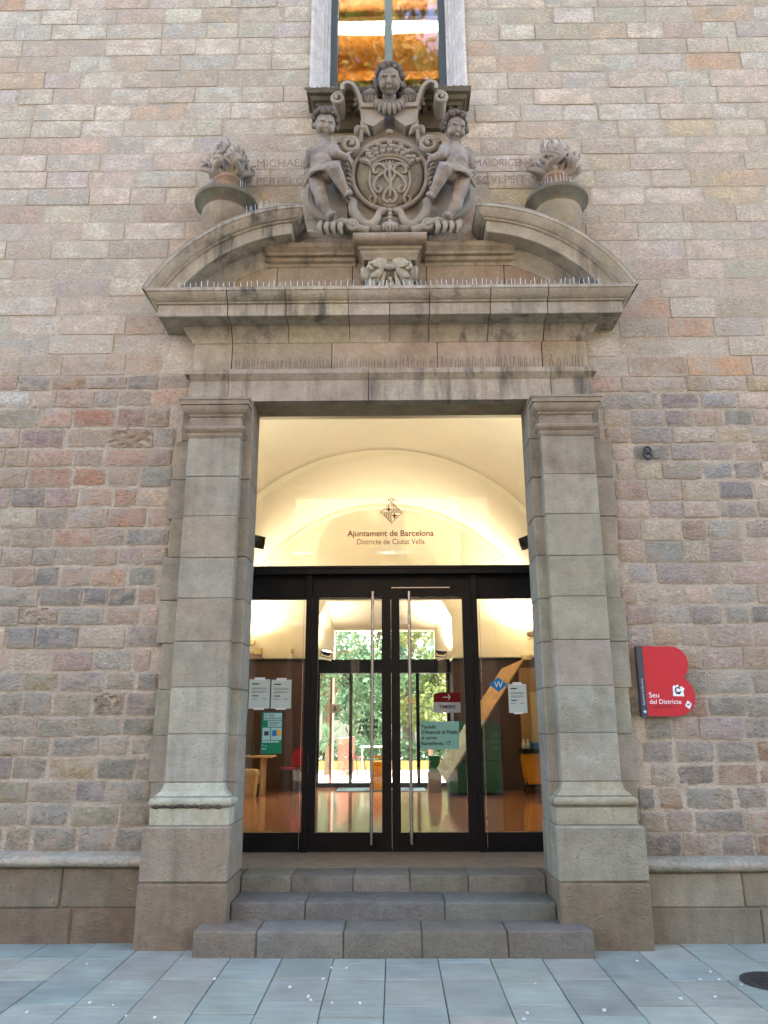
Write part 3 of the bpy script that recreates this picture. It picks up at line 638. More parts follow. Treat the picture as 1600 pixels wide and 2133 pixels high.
for i in range(5): mb.ball((0.005, ysurf(5.72 - 0.045 * i) - 0.025, 5.72 - 0.045 * i), (0.026 - 0.002 * i, 0.022, 0.024), 5)
mb.build('husk', 'carve', portal, smooth=True)

# ================================================================== STEPS
steps = empty('stone_steps', (0, -0.2, 0), 'three worn grey stone steps leading up to the glass entrance', 'steps')
def step(xs, y0, y1, z0, z1, bev, cols, a=0.6):
    for xa, xb in zip(xs, xs[1:]):
        mb = MB(); mb.cbox(xa + 0.0012, xb - 0.0012, y0 - pc.uniform(0, 0.006), y1, z0, z1 + pc.uniform(-0.003, 0.002), bev, 0.003, pcol(pc.choice(cols), 0.68, a, 6), pc)
        o = mb.build('step_slab', 'step', steps, angle=60)
        md = o.modifiers.new("b", 'BEVEL'); md.width = bev * 0.4; md.segments = 2; md.limit_method = 'ANGLE'
step([-1.455, -0.99, -0.36, 0.21, 0.83, 1.452], -0.50, -0.10, -0.03, 0.176, 0.010, [(138, 134, 126), (132, 129, 122), (142, 136, 127)])
step([-1.258, -0.68, 0.40, 1.258], -0.158, 0.30, 0.02, 0.30, 0.008, [(136, 134, 127), (131, 129, 123)])
step([-1.258, -0.84, -0.33, 0.14, 0.62, 1.258], 0.235, 0.62, 0.1, 0.424, 0.007, [(142, 136, 127), (146, 139, 129)])
mb = MB(); mb.box(-1.75, 1.75, 0.62, 1.72, 0.1, 0.421, C(168, 152, 130, 0.74) + (0.3,)); mb.build('landing', 'step', steps)

# ================================================================== CREST
KC = (164, 155, 143)
def kcol(j=6, k=0.74, a=0.35, base=KC): return pcol(base, k, a, j)
crest = empty('coat_of_arms', (0.01, -0.05, 6.2), 'large carved stone coat of arms with crowned oval shield above the pediment', 'carving')
def ell(cx, cz, rx, rz, n, a0=0, a1=2 * math.pi): return [(cx + rx * math.cos(a0 + (a1 - a0) * i / n), cz + rz * math.sin(a0 + (a1 - a0) * i / n)) for i in range(n + 1)]
def smoothline(pts, n=8):
    """Catmull-Rom through the points"""
    P = [Vector(p) for p in pts]; P = [P[0] * 2 - P[1]] + P + [P[-1] * 2 - P[-2]]; out = []
    for i in range(1, len(P) - 2):
        for k in range(n):
            t = k / n; a, b, c, d = P[i - 1:i + 3]
            out.append(0.5 * ((2 * b) + (c - a) * t + (2 * a - 5 * b + 4 * c - d) * t * t + (3 * b - a - 3 * c + d) * t ** 3))
    return out + [P[-2]]
def spiral(cx, cz, r0, r1, a0, turns, n=36, y=0.0, yd=0.0):
    return [(cx + (r0 + (r1 - r0) * i / n) * math.cos(a0 + turns * 2 * math.pi * i / n), y + yd * i / n, cz + (r0 + (r1 - r0) * i / n) * math.sin(a0 + turns * 2 * math.pi * i / n)) for i in range(n + 1)]
# backing plate against the wall
half = smoothline([(0.0, 6.22, 0), (0.16, 6.26, 0), (0.30, 6.30, 0), (0.36, 6.42, 0), (0.34, 6.56, 0), (0.44, 6.64, 0), (0.50, 6.78, 0), (0.545, 6.98, 0), (0.53, 7.12, 0), (0.44, 7.26, 0), (0.33, 7.32, 0), (0.28, 7.42, 0), (0.30, 7.58, 0), (0.24, 7.68, 0), (0.0, 7.70, 0)], 4)
out = [(p.x + 0.01, p.y) for p in half] + [(-p.x + 0.01, p.y) for p in half[-2:0:-1]]
mb = MB(); mb.col = kcol(); mb.plate(out, -0.17, 0.02); mb.build('cartouche_plate', 'carve', crest, angle=30)
# rolled border following the outline
for sx in (-1, 1):
    mb = MB(); mb.col = kcol()
    body = smoothline([(0.02, -0.20, 6.25), (0.16, -0.25, 6.26), (0.29, -0.26, 6.33), (0.36, -0.26, 6.46), (0.36, -0.24, 6.58)], 6)
    mb.tube([(sx * p.x + 0.01, p.y, p.z) for p in body], [0.035 + 0.02 * math.sin(math.pi * i / len(body)) for i in range(len(body))], 10)
    mb.build('lower_scroll_edge', 'carve', crest, smooth=True)
    mb = MB(); mb.col = kcol()
    side = smoothline([(0.40, -0.22, 6.62), (0.48, -0.24, 6.78), (0.525, -0.25, 6.98), (0.50, -0.26, 7.13), (0.43, -0.28, 7.21)], 6)
    mb.tube([(sx * p.x + 0.01, p.y, p.z) for p in side], [0.025 + 0.022 * i / len(side) for i in range(len(side))], 10)
    mb.build('side_scroll_edge', 'carve', crest, smooth=True)
    mb = MB(); mb.col = kcol()   # big ear volute
    sp = spiral(0.40, 7.185, 0.098, 0.018, 0.3, 1.7, 44, -0.27, -0.07)
    mb.tube([(sx * x + 0.01, y, z) for x, y, z in sp], [0.038 * (1 - 0.5 * i / 44) for i in range(45)], 8)
    mb.tube([(sx * 0.40 + 0.01, -0.12, 7.185), (sx * 0.40 + 0.01, -0.30, 7.185)], [0.10, 0.085], 16); mb.build('ear_volute', 'carve', crest, angle=45)
    # husks running down the side band
    for i in range(7):
        t = i / 6; x = 0.455 - 0.02 * math.sin(t * 3) - 0.03 * t; z = 7.04 - 0.33 * t
        mb = MB(); mb.col = kcol(10)
        mb.tube(spiral(sx * x + 0.01, z, 0.034 - 0.006 * t, 0.02, R(200) if sx > 0 else R(-20), -0.45 * sx, 10, -0.235), [0.006 + 0.012 * math.sin(math.pi * k / 10) for k in range(11)], 6); mb.build('husk', 'carve', crest, smooth=True)
    # neck: the big C-scroll bands that carry the head
    mb = MB(); mb.col = kcol(6, 0.78)
    band = smoothline([(0.30, -0.22, 7.28), (0.275, -0.26, 7.40), (0.265, -0.28, 7.55), (0.29, -0.30, 7.72), (0.345, -0.32, 7.86), (0.42, -0.33, 7.905), (0.475, -0.34, 7.86), (0.47, -0.34, 7.80)], 6)
    secs = []
    for i, p in enumerate(band):
        q = band[min(i + 1, len(band) - 1)] - band[max(i - 1, 0)]; nn = Vector((-q.z, 0, q.x)).normalized() * 0.017
        w = 0.055 + 0.035 * i / len(band)
        secs.append([(sx * (p.x + nn.x) + 0.01, p.y - w * 0.4, p.z + nn.z), (sx * (p.x + nn.x) + 0.01, p.y + w + 0.12, p.z + nn.z), (sx * (p.x - nn.x) + 0.01, p.y + w + 0.12, p.z - nn.z), (sx * (p.x - nn.x) + 0.01, p.y - w * 0.4, p.z - nn.z)])
    mb.sweep(secs); mb.build('scroll_band', 'carve', crest, angle=40)
    mb = MB(); mb.col = kcol()
    mb.tube([(sx * x + 0.01, y, z) for x, y, z in spiral(0.515, 7.74, 0.07, 0.012, R(130), -1.6, 36, -0.30, -0.04)], [0.03 * (1 - 0.5 * i / 36) for i in range(37)], 8)
    mb.tube([(sx * 0.515 + 0.01, -0.05, 7.74), (sx * 0.515 + 0.01, -0.30, 7.74)], [0.075, 0.062], 14); mb.build('outer_volute', 'carve', crest, angle=45)
    mb = MB(); mb.col = kcol(6, 0.74)   # slab-like brow beside the head
    brow = [(0.05, 7.50), (0.09, 7.60), (0.12, 7.635), (0.265, 7.64), (0.27, 7.60), (0.255, 7.57), (0.25, 7.44), (0.16, 7.40)]
    mb.plate([(sx * x + 0.01, z) for x, z in brow], -0.31, -0.10)
    mb.plate([(sx * x + 0.01, z) for x, z in ((0.085, 7.605), (0.115, 7.655), (0.28, 7.66), (0.283, 7.612), (0.125, 7.61))], -0.345, -0.10); mb.build('brow_slab', 'carve', crest, angle=30)
    mb = MB(); mb.col = kcol()
    mb.ball((sx * 0.325 + 0.01, -0.12, 7.52), (0.045, 0.05, 0.06), 6); mb.build('knob', 'carve', crest, smooth=True)
    # feathered leaf at the neck
    mb = MB(); mb.col = kcol(8, 0.78)
    for i in range(3):
        pts = smoothline([(0.20 + 0.03 * i, -0.25, 7.34 + 0.02 * i), (0.235 + 0.025 * i, -0.28, 7.42), (0.225 + 0.02 * i, -0.27, 7.49 - 0.03 * i)], 5); mb.tube([(sx * p.x + 0.01, p.y, p.z) for p in pts], [0.02 * (1 - abs(2 * k / len(pts) - 0.8)) + 0.006 for k in range(len(pts))], 6)
    mb.build('neck_leaf', 'carve', crest, smooth=True)
    # foot scroll with leaves, the cherubs stand on it
    mb = MB(); mb.col = kcol(6, 0.6)
    foot = smoothline([(0.22, -0.24, 6.22), (0.36, -0.28, 6.24), (0.46, -0.30, 6.285), (0.56, -0.30, 6.25), (0.64, -0.28, 6.22), (0.675, -0.27, 6.27), (0.66, -0.27, 6.32)], 6)
    mb.tube([(sx * p.x + 0.01, p.y, p.z) for p in foot], [0.05 - 0.025 * i / len(foot) for i in range(len(foot))], 9, flat=(1, 1.5))
    mb.tube([(sx * x + 0.01, y, z) for x, y, z in spiral(0.37, 6.245, 0.06, 0.012, R(60), 1.5, 30, -0.31, -0.03)], [0.026 * (1 - 0.4 * i / 30) for i in range(31)], 8)
    for i in range(4):
        x = 0.44 + 0.065 * i; mb.tube(smoothline([(sx * x, -0.24, 6.25), (sx * (x + 0.02), -0.34, 6.25), (sx * (x + 0.03), -0.36, 6.19), (sx * (x + 0.01), -0.33, 6.14)], 4), [0.012 + 0.016 * math.sin(math.pi * k / 12) for k in range(13)], 6)
    mb.build('foot_scroll', 'carve', crest, smooth=True)
    # S-scroll at the foot of the shield
    mb = MB(); mb.col = kcol(6, 0.80)
    sps = smoothline([(0.035, -0.30, 6.43), (0.10, -0.31, 6.405), (0.125, -0.31, 6.34), (0.18, -0.31, 6.275), (0.26, -0.30, 6.29), (0.315, -0.29, 6.37)], 6)
    secs = []
    for i, p in enumerate(sps):
        q = sps[min(i + 1, len(sps) - 1)] - sps[max(i - 1, 0)]; nn = Vector((-q.z, 0, q.x)).normalized() * (0.03 + 0.012 * math.sin(3.14 * i / len(sps)))
        secs.append([(sx * (p.x + nn.x) + 0.01, p.y + 0.06, p.z + nn.z), (sx * (p.x + 0.6 * nn.x) + 0.01, p.y - 0.02, p.z + 0.6 * nn.z), (sx * (p.x - 0.6 * nn.x) + 0.01, p.y + 0.012, p.z - 0.6 * nn.z), (sx * (p.x - nn.x) + 0.01, p.y + 0.06, p.z - nn.z)])
    mb.sweep(secs); mb.build('base_s_scroll', 'carve', crest, smooth=True)
# pendant leaf in the middle of the foot
mb = MB(); mb.col = kcol(6, 0.7)
for i in range(6): mb.ball((0.01, -0.32 + 0.008 * i, 6.41 - 0.035 * i), (0.022, 0.022, 0.022), 5)
for a in (-50, -25, 0, 25, 50):
    mb.tube(smoothline([(0.01, -0.30, 6.27), (0.01 + 0.06 * math.sin(R(a)), -0.33, 6.24), (0.01 + 0.085 * math.sin(R(a)), -0.32, 6.20 - 0.02 * math.cos(R(a)))], 4), [0.012, 0.018, 0.024, 0.026, 0.026, 0.024, 0.018, 0.012, 0.006], 6)
mb.build('pendant_leaf', 'carve', crest, smooth=True)
# oval shield: dome + rim
SX, SZ, RX, RZ_ = 0.01, 6.90, 0.352, 0.388
def dome(x, z):
    q = ((x - SX) / RX) ** 2 + ((z - SZ) / RZ_) ** 2
    return -0.205 - 0.085 * math.sqrt(max(0, 1 - q))
mb = MB(); mb.col = kcol(4, 0.76); secs = []
for k in range(10):
    f = 1 - k / 9.5; secs.append([(x, dome(x, z) if k else -0.15, z) for x, z in ell(SX, SZ, RX * f, RZ_ * f, 48)[:-1]])
mb.sweep(secs); shield = mb.build('shield', 'carve', crest, smooth=True)
mb = MB(); mb.col = kcol(4, 0.74); ring = [(x, -0.215, z) for x, z in ell(SX, SZ, RX + 0.02, RZ_ + 0.02, 60)]
mb.tube(ring, 0.026, 8, False); mb.build('rim', 'carve', shield, smooth=True)
mb = MB(); mb.col = kcol(4, 0.74); mb.tube([(x, -0.19, z) for x, z in ell(SX, SZ, RX + 0.075, RZ_ + 0.07, 60, R(20), R(160))], 0.014, 6, False); mb.build('rim', 'carve', shield, smooth=True)
# crown: band, beads, fleurons
mb = MB(); mb.col = kcol(4, 0.74, base=(160, 138, 114))
cb = [(0.01 + 0.205 * math.cos(a), 6.915 + 0.125 * math.sin(a)) for a in [R(8) + R(164) * i / 24 for i in range(25)]]
mb.tube([(x, dome(x, z) - 0.035, z) for x, z in cb], 0.018, 8); mb.tube([(0.01 + (x - 0.01) * 0.9, dome(x, z) - 0.03, z - 0.028) for x, z in cb], 0.012, 6)
for x, z in cb[1:-1:2]: mb.ball((x, dome(x, z) - 0.052, z + 0.004), 0.012, 4)
mb.build('crown_band', 'carve', shield, smooth=True)
mb = MB(); mb.col = kcol(6, 0.72, base=(158, 138, 116))
for row, (rr, cnt_, sz) in enumerate(((0.052, 9, 0.026), (0.11, 8, 0.03), (0.165, 7, 0.026))):
    for i in range(cnt_):
        a = R(18) + R(144) * (i + 0.5 * (row % 2)) / (cnt_ - 0.5 * (1 - row % 2) - 0.5)
        x = 0.01 + (0.20 + rr * 0.55) * math.cos(a); z = 6.93 + (0.13 + rr) * math.sin(a)
        if ((x - SX) / RX) ** 2 + ((z - SZ) / RZ_) ** 2 > 0.93: continue
        y = dome(x, z)
        for b in (-0.6, 0, 0.6): mb.tube(smoothline([(x, y - 0.01, z - sz), (x + sz * math.sin(b) * 0.8, y - 0.03, z), (x + sz * 1.5 * math.sin(b), y - 0.035, z + sz * 0.9)], 3), [0.006, 0.010, 0.013, 0.014, 0.013, 0.011, 0.007], 5)
        mb.ball((x, y - 0.035, z), sz * 0.42, 4)
mb.build('crown_fleurons', 'carve', shield, smooth=True)
mb = MB(); mb.col = kcol(4, 0.74, base=(160, 138, 114))   # interlaced monogram
mono = []
for sx in (-1, 1):
    mono.append([(sx * x, z) for x, z in ((0.0, 6.74), (0.05, 6.83), (0.04, 6.90), (0.10, 6.96), (0.16, 6.92), (0.155, 6.86), (0.115, 6.86))])
    mono.append([(sx * x, z) for x, z in ((-0.02, 6.93), (0.06, 6.86), (0.13, 6.80), (0.16, 6.71), (0.12, 6.65), (0.085, 6.68), (0.11, 6.71))])
    mono.append([(sx * x, z) for x, z in ((0.19, 6.88), (0.20, 6.78), (0.18, 6.68), (0.14, 6.60), (0.17, 6.56), (0.20, 6.60), (0.175, 6.62))])
    mono.append([(sx * x, z) for x, z in ((0.0, 6.70), (0.05, 6.64), (0.06, 6.58), (0.02, 6.55), (0.0, 6.58))])
mono.append([(0.0, 7.0), (0.0, 6.86), (0.01, 6.72), (0.0, 6.60)])
for cv in mono:
    L = smoothline([(x + 0.01, dome(x + 0.01, z) - 0.012, z) for x, z in cv], 6); mb.tube(L, [0.012 + 0.006 * math.sin(math.pi * i / len(L)) for i in range(len(L))], 6)
for i in range(7): a = R(-60 + 20 * i); mb.tube([(0.01, dome(0.01, 6.54) - 0.005, 6.56), (0.01 + 0.075 * math.sin(a), dome(0.01, 6.54), 6.56 - 0.065 * math.cos(a))], [0.008, 0.013], 5)
for i in range(7): a = R(-66 + 22 * i); mb.tube([(0.01, dome(0.01, 6.97) - 0.012, 6.93), (0.01 + 0.10 * math.sin(a), dome(0.01, 6.97) - 0.012, 6.93 + 0.07 * math.cos(a))], [0.006, 0.011], 5)
mb.build('monogram', 'carve', shield, smooth=True)
mb = MB(); mb.col = kcol(4, 0.7); mb.ball((0.01, -0.25, 7.385), (0.045, 0.02, 0.028), 6); mb.build('button', 'carve', crest, smooth=True)

# ------------------------------------------------------------------ cherubs and winged head
def face(c, r, yaw, tilt=0.0):
    """balls of a child's head looking along -Y turned by yaw"""
    rot = Matrix.Rotation(yaw, 4, 'Z') @ Matrix.Rotation(tilt, 4, 'X'); c = Vector(c); P = []
    def p(x, y, z, q): P.append((c + (rot @ Vector((x * r, y * r, z * r))), q * r if not hasattr(q, '__len__') else tuple(v * r for v in q), rot))
    p(0, 0.08, 0.10, (0.86, 0.92, 0.95)); p(0, -0.22, -0.25, (0.66, 0.66, 0.72)); p(0, -0.45, -0.72, (0.30, 0.28, 0.24))
    for s in (-1, 1):
        p(s * 0.40, -0.56, -0.32, 0.32); p(s * 0.33, -0.76, 0.24, (0.26, 0.14, 0.09)); p(s * 0.31, -0.66, 0.02, (0.14, 0.10, 0.09)); p(s * 0.86, 0.05, -0.12, (0.12, 0.18, 0.22))
    p(0, -0.86, -0.16, (0.12, 0.18, 0.20)); p(0, -0.93, -0.24, (0.16, 0.12, 0.10)); p(0, -0.78, 0.10, (0.10, 0.12, 0.20))
    p(0, -0.78, -0.47, (0.20, 0.13, 0.06)); p(0, -0.76, -0.56, (0.16, 0.12, 0.06))
    return P
def curls(c, r, yaw, n, rr, seed, face_cut=-0.35, tilt=0.0):
    q = random.Random(seed); rot = Matrix.Rotation(yaw, 4, 'Z') @ Matrix.Rotation(tilt, 4, 'X'); P = []; c = Vector(c)
    for i in range(n * 3):
        th = math.acos(q.uniform(-0.35, 1)); ph = q.uniform(0, 2 * math.pi); v = Vector((math.sin(th) * math.cos(ph), math.sin(th) * math.sin(ph), math.cos(th)))
        if v.y < face_cut and v.z < 0.62: continue
        P.append((c + rot @ Vector((v.x * r * 0.95, v.y * r * 0.98 + 0.08 * r, v.z * r * 1.04 + 0.08 * r)), rr * q.uniform(0.7, 1.3)))
        if len(P) >= n: break
    return P
def wing(name, root, tip, parent, col, n=7, drop=0.22):
    mb = MB(); mb.col = col; root, tip = Vector(root), Vector(tip)
    for row in range(2):
        for i in range(n):
            t = i / (n - 1); a = root.lerp(tip, 0.15 + 0.85 * t) + Vector((0, -0.02 * row, 0.0))
            d = Vector(((tip.x - root.x) * 0.35 * t, 0.02, -drop * (0.55 + 0.45 * math.sin(math.pi * t)) * (1 - 0.4 * row)))
            mb.tube([a, a + d * 0.5, a + d * 0.9, a + d], [0.02, 0.026, 0.022, 0.008], 6, flat=(1, 0.7))
    mb.tube([root, root.lerp(tip, 0.5) + Vector((0, -0.02, 0.03)), tip], [0.035, 0.04, 0.025], 8)
    return mb.build(name, 'carve', parent, smooth=True)
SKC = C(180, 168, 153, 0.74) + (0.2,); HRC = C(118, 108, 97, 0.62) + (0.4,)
ang = empty('winged_angel_head', (0.01, -0.25, 7.66), 'carved curly-haired angel head with wings above the coat of arms', 'carving')
AH = (0.01, -0.455, 7.80)
blob('head', face(AH, 0.140, R(0), R(30)) + chain((0.01, -0.30, 7.62), (0.01, -0.40, 7.74), 0.075, 0.07, 4), 'carve', ang, 0.0075, C(170, 157, 142, 0.74) + (0.2,), 1)
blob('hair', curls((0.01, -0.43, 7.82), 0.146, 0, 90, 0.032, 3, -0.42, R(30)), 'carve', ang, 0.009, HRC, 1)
for sx in (-1, 1):
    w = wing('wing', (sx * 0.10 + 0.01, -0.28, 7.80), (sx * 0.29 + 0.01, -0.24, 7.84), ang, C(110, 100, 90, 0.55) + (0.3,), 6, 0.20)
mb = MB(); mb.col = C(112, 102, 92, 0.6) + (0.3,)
for i in range(9):
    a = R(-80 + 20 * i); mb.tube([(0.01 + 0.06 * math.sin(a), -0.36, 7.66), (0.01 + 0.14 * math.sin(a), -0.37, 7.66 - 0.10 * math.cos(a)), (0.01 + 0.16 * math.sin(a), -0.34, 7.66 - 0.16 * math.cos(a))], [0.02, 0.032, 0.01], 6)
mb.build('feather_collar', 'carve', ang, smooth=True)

def cherub(name, s, head, yaw, dz, label, seed):
    """s=-1 stands left of the shield, s=+1 right; x values are distances from the centre line"""
    root = empty(name, (s * 0.56, -0.3, 6.29 + dz), label, 'statue')
    V = lambda x, y, z: (s * x + 0.005, y, z + dz)
    P = []
    P += face(head, 0.124, yaw, R(32))
    hx = abs(head[0])
    P += chain(V(hx, -0.36, head[2] - dz - 0.06), V(0.655, -0.34, 7.10), 0.055, 0.06, 4)                   # neck
    P += chain(V(0.655, -0.33, 7.07), V(0.665, -0.35, 6.93), 0.10, 0.105, 6) + [(V(0.66, -0.37, 6.90), (0.115, 0.115, 0.10)), (V(0.665, -0.36, 6.83), (0.12, 0.115, 0.10)), (V(0.66, -0.33, 7.04), (0.13, 0.095, 0.085))]
    P += chain(V(0.555, -0.36, 7.09), V(0.515, -0.42, 6.98), 0.062, 0.05, 6) + chain(V(0.515, -0.42, 6.98), V(0.43, -0.42, 6.945), 0.048, 0.034, 6)   # arm on the shield
    P += [(V(0.405, -0.41, 6.945), (0.036, 0.028, 0.034))]
    for k in range(4): P += chain(V(0.39, -0.405 - 0.012 * k + 0.02, 6.965 - 0.018 * k), V(0.355 + 0.006 * abs(k - 1), -0.36, 6.955 - 0.022 * k), 0.0125, 0.010, 4)
    P += chain(V(0.41, -0.43, 6.97), V(0.375, -0.42, 6.995), 0.0125, 0.011, 3)
    P += chain(V(0.765, -0.32, 7.08), V(0.80, -0.25, 6.98), 0.058, 0.045, 5) + chain(V(0.80, -0.25, 6.98), V(0.78, -0.16, 6.90), 0.042, 0.034, 4)         # far arm behind
    P += chain(V(0.715, -0.33, 6.80), V(0.665, -0.35, 6.57), 0.095, 0.062, 7) + chain(V(0.665, -0.35, 6.57), V(0.645, -0.33, 6.48), 0.062, 0.06, 4)       # standing leg
    P += chain(V(0.645, -0.33, 6.48), V(0.575, -0.32, 6.355), 0.060, 0.036, 6) + chain(V(0.57, -0.32, 6.335), V(0.545, -0.41, 6.315), 0.034, 0.026, 5) + [(V(0.575, -0.29, 6.325), 0.032)]
    for k in range(5): P.append((V(0.52 + 0.014 * k, -0.425 + 0.005 * k, 6.308), 0.012))
    P += chain(V(0.61, -0.36, 6.80), V(0.525, -0.50, 6.745), 0.092, 0.066, 7) + chain(V(0.525, -0.50, 6.74), V(0.48, -0.46, 6.66), 0.066, 0.058, 5)      # raised leg
    P += chain(V(0.48, -0.46, 6.66), V(0.415, -0.38, 6.56), 0.056, 0.034, 6) + chain(V(0.41, -0.38, 6.545), V(0.375, -0.44, 6.52), 0.032, 0.024, 5)
    nf = len(face((0, 0, 0), 1, 0)); P = P[:nf] + [(p_[0], (p_[1] * 1.10 if not hasattr(p_[1], '__len__') else tuple(v_ * 1.05 for v_ in p_[1]))) + tuple(p_[2:]) for p_ in P[nf:]]
    blob('body', P, 'carve', root, 0.007, SKC, 1)
    hc = (head[0], head[1], head[2] + 0.02)
    blob('hair', curls(hc, 0.128, yaw, 85, 0.026, seed, -0.40, R(32)), 'carve', root, 0.0075, HRC, 1)
    mb = MB(); mb.col = C(160, 148, 132, 0.74) + (0.2,)                                                       # sash round the hips
    for k in range(4):
        L = smoothline([V(0.79, -0.28, 6.84 - 0.02 * k), V(0.745, -0.44 - 0.012 * k, 6.80 - 0.026 * k), V(0.65, -0.48 - 0.01 * k, 6.79 - 0.02 * k), V(0.565, -0.44, 6.83 - 0.018 * k), V(0.53, -0.33, 6.87 - 0.01 * k)], 5)
        mb.tube(L, [0.017 + 0.006 * math.sin(i * 0.9 + k) for i in range(len(L))], 6)
    for k in range(3): mb.tube(smoothline([V(0.76, -0.38, 6.81), V(0.80, -0.36, 6.84 - 0.05 * k), V(0.84, -0.32, 6.82 - 0.07 * k)], 4), [0.022, 0.02, 0.018, 0.018, 0.02, 0.022, 0.02, 0.014, 0.008], 6)
    mb.build('sash', 'carve', root, smooth=True)
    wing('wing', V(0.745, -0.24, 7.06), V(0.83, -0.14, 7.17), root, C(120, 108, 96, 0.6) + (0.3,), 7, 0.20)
    return root
cherub('cherub_statue', -1, (-0.625, -0.40, 7.335), R(14), 0.0, 'carved winged cherub with a sash, left of the coat of arms', 31)
cherub('cherub_statue', 1, (0.655, -0.40, 7.275), R(18), -0.025, 'carved winged cherub with a sash, right of the coat of arms', 47)
# carved masks half hidden behind the cherubs' legs
for sx in (-1, 1):
    mb = MB(); mb.col = kcol(5, 0.6); pts = smoothline([(0.74, -0.12, 6.95), (0.80, -0.14, 6.78), (0.79, -0.14, 6.60), (0.68, -0.14, 6.48), (0.52, -0.14, 6.42)], 5)
    mb.tube([(sx * p.x, p.y, p.z) for p in pts], [0.05] * len(pts), 8); mb.tube([(sx * x, y, z) for x, y, z in spiral(0.745, 6.80, 0.07, 0.01, 0, 1.5, 26, -0.16)], 0.018, 6)
    mb.plate([(sx * x, z) for x, z in ((0.40, 6.35), (0.60, 6.40), (0.75, 6.58), (0.78, 6.85), (0.70, 7.0), (0.45, 7.0))], -0.13, 0.01); mb.build('side_scrollwork', 'carve', crest, smooth=False, angle=40)

# ------------------------------------------------------------------ flaming urns
def urn(x, dz, label, seed):
    root = empty('flaming_urn', (x, -0.17, 6.12 + dz), label, 'urn'); c = (x, -0.17, dz); q = random.Random(seed)
    mb = MB(); mb.col = pcol((176, 164, 142), 0.78, 0.35)
    mb.lathe([(0.07, 6.00), (0.09, 6.10), (0.13, 6.18), (0.175, 6.25), (0.212, 6.33), (0.232, 6.41), (0.232, 6.46), (0.222, 6.485), (0.224, 6.495), (0.24, 6.503)], c, 40); mb.build('bowl', 'portal', root, angle=40)
    mb = MB(); mb.col = pcol((132, 124, 112), 0.72, 0.45)
    mb.lathe([(0.24, 6.503), (0.25, 6.52), (0.262, 6.535), (0.285, 6.565), (0.305, 6.58), (0.308, 6.60), (0.30, 6.625), (0.25, 6.65), (0.16, 6.69), (0.11, 6.73)], c, 40); mb.build('rim', 'portal', root, angle=40)
    mb = MB(); mb.col = pcol((178, 148, 128), 0.76, 0.3)
    mb.lathe([(0.105, 6.72), (0.10, 6.80), (0.118, 6.835), (0.135, 6.85), (0.135, 6.875), (0.12, 6.90)], c, 28); mb.build('neck', 'portal', root, angle=40)
    mb = MB(); mb.col = C(142, 128, 112, 0.72) + (0.3,)
    for i in range(40):
        a = q.uniform(0, 2 * math.pi); lift = q.random(); sp = (1 - lift) * 0.20 + 0.03; h = 0.14 + 0.34 * lift ** 1.3
        p0 = Vector((x + 0.05 * math.cos(a), -0.17 + 0.05 * math.sin(a), 6.885 + dz)); out_ = Vector((math.cos(a), 0.8 * math.sin(a), 0)); tw = Vector((-math.sin(a), 0.5 * math.cos(a), 0)) * q.choice((-1, 1)) * 0.045
        pts = [p0, p0 + out_ * sp * 0.55 + Vector((0, 0, h * 0.28)) + tw, p0 + out_ * sp * 1.0 + Vector((0, 0, h * 0.58)) - tw, p0 + out_ * sp * 0.95 + Vector((0, 0, h * 0.82)) + tw * 0.7, p0 + out_ * sp * 1.15 + Vector((0, 0, h))]
        L = smoothline(pts, 4); r0 = q.uniform(0.034, 0.050); mb.tube(L, [r0 * (1 - 0.80 * (k / (len(L) - 1)) ** 1.2) for k in range(len(L))], 6, col=C(*q.choice([(168, 154, 138), (150, 136, 122), (134, 121, 108)]), 0.78) + (0.3,))
    mb.build('flames', 'carve', root, smooth=True)
urn(-1.615, 0.0, 'stone urn with carved flames left of the coat of arms', 5)
urn(1.655, -0.02, 'stone urn with carved flames right of the coat of arms', 9)

# ------------------------------------------------------------------ carved inscription
ins = empty('carved_inscription', (-1.1, 0, 7.1), 'faint carved Latin lettering on the wall beside the left cherub', 'inscription')
ins2 = empty('carved_inscription', (1.15, 0, 7.1), 'faint carved Latin lettering on the wall beside the right cherub', 'inscription')
M['cut'] = plain('shadowed_cut_stone', C(160, 146, 131, 0.84), 0.9, 0, 0.1, 0.12, 20)
for body, par, x0, z0, w in (('MICHAEL', ins, -1.36, 7.185, 0.50), ('PERELLO', ins, -1.36, 6.965, 0.50), ('MAIORICEN', ins2, 0.885, 7.16, 0.53), ('SCVLPSIT', ins2, 0.90, 6.955, 0.50)):
    fit_text('letters', body, 'cut', par, x0, z0, 0.092, w, -0.0075)

# ================================================================== UPPER WINDOW
win = empty('upper_window', (0, 0.2, 7.9), 'tall two-leaf window with moulded stone jambs above the coat of arms', 'window')
M['jamb'] = stone('pale_jamb_stone', 0.15, 0.15, 0.1, 0.3)
for s in (-1, 1):
    prof = [(0.84, 0.02), (0.84, -0.035), (0.815, -0.045), (0.80, -0.03), (0.795, 0.0), (0.775, 0.01), (0.765, 0.05), (0.745, 0.06), (0.735, 0.11), (0.715, 0.12), (0.705, 0.18), (0.685, 0.19), (0.675, 0.26), (0.655, 0.27), (0.65, 0.36), (0.86, 0.36), (0.86, 0.02)]
    z = 7.93
    for zz in (8.62, 9.22, 9.85, 10.5, 11.6):
        mb = MB(); mb.col = C(222, 214, 202, 0.88) + (0.2,)
        mb.sweep([[(s * (x + pc.uniform(-0.0015, 0.0015)), y, q) for x, y in prof] for q in (z + 0.002, zz - 0.002)]); mb.build('jamb_stone', 'jamb', win, angle=30); z = zz
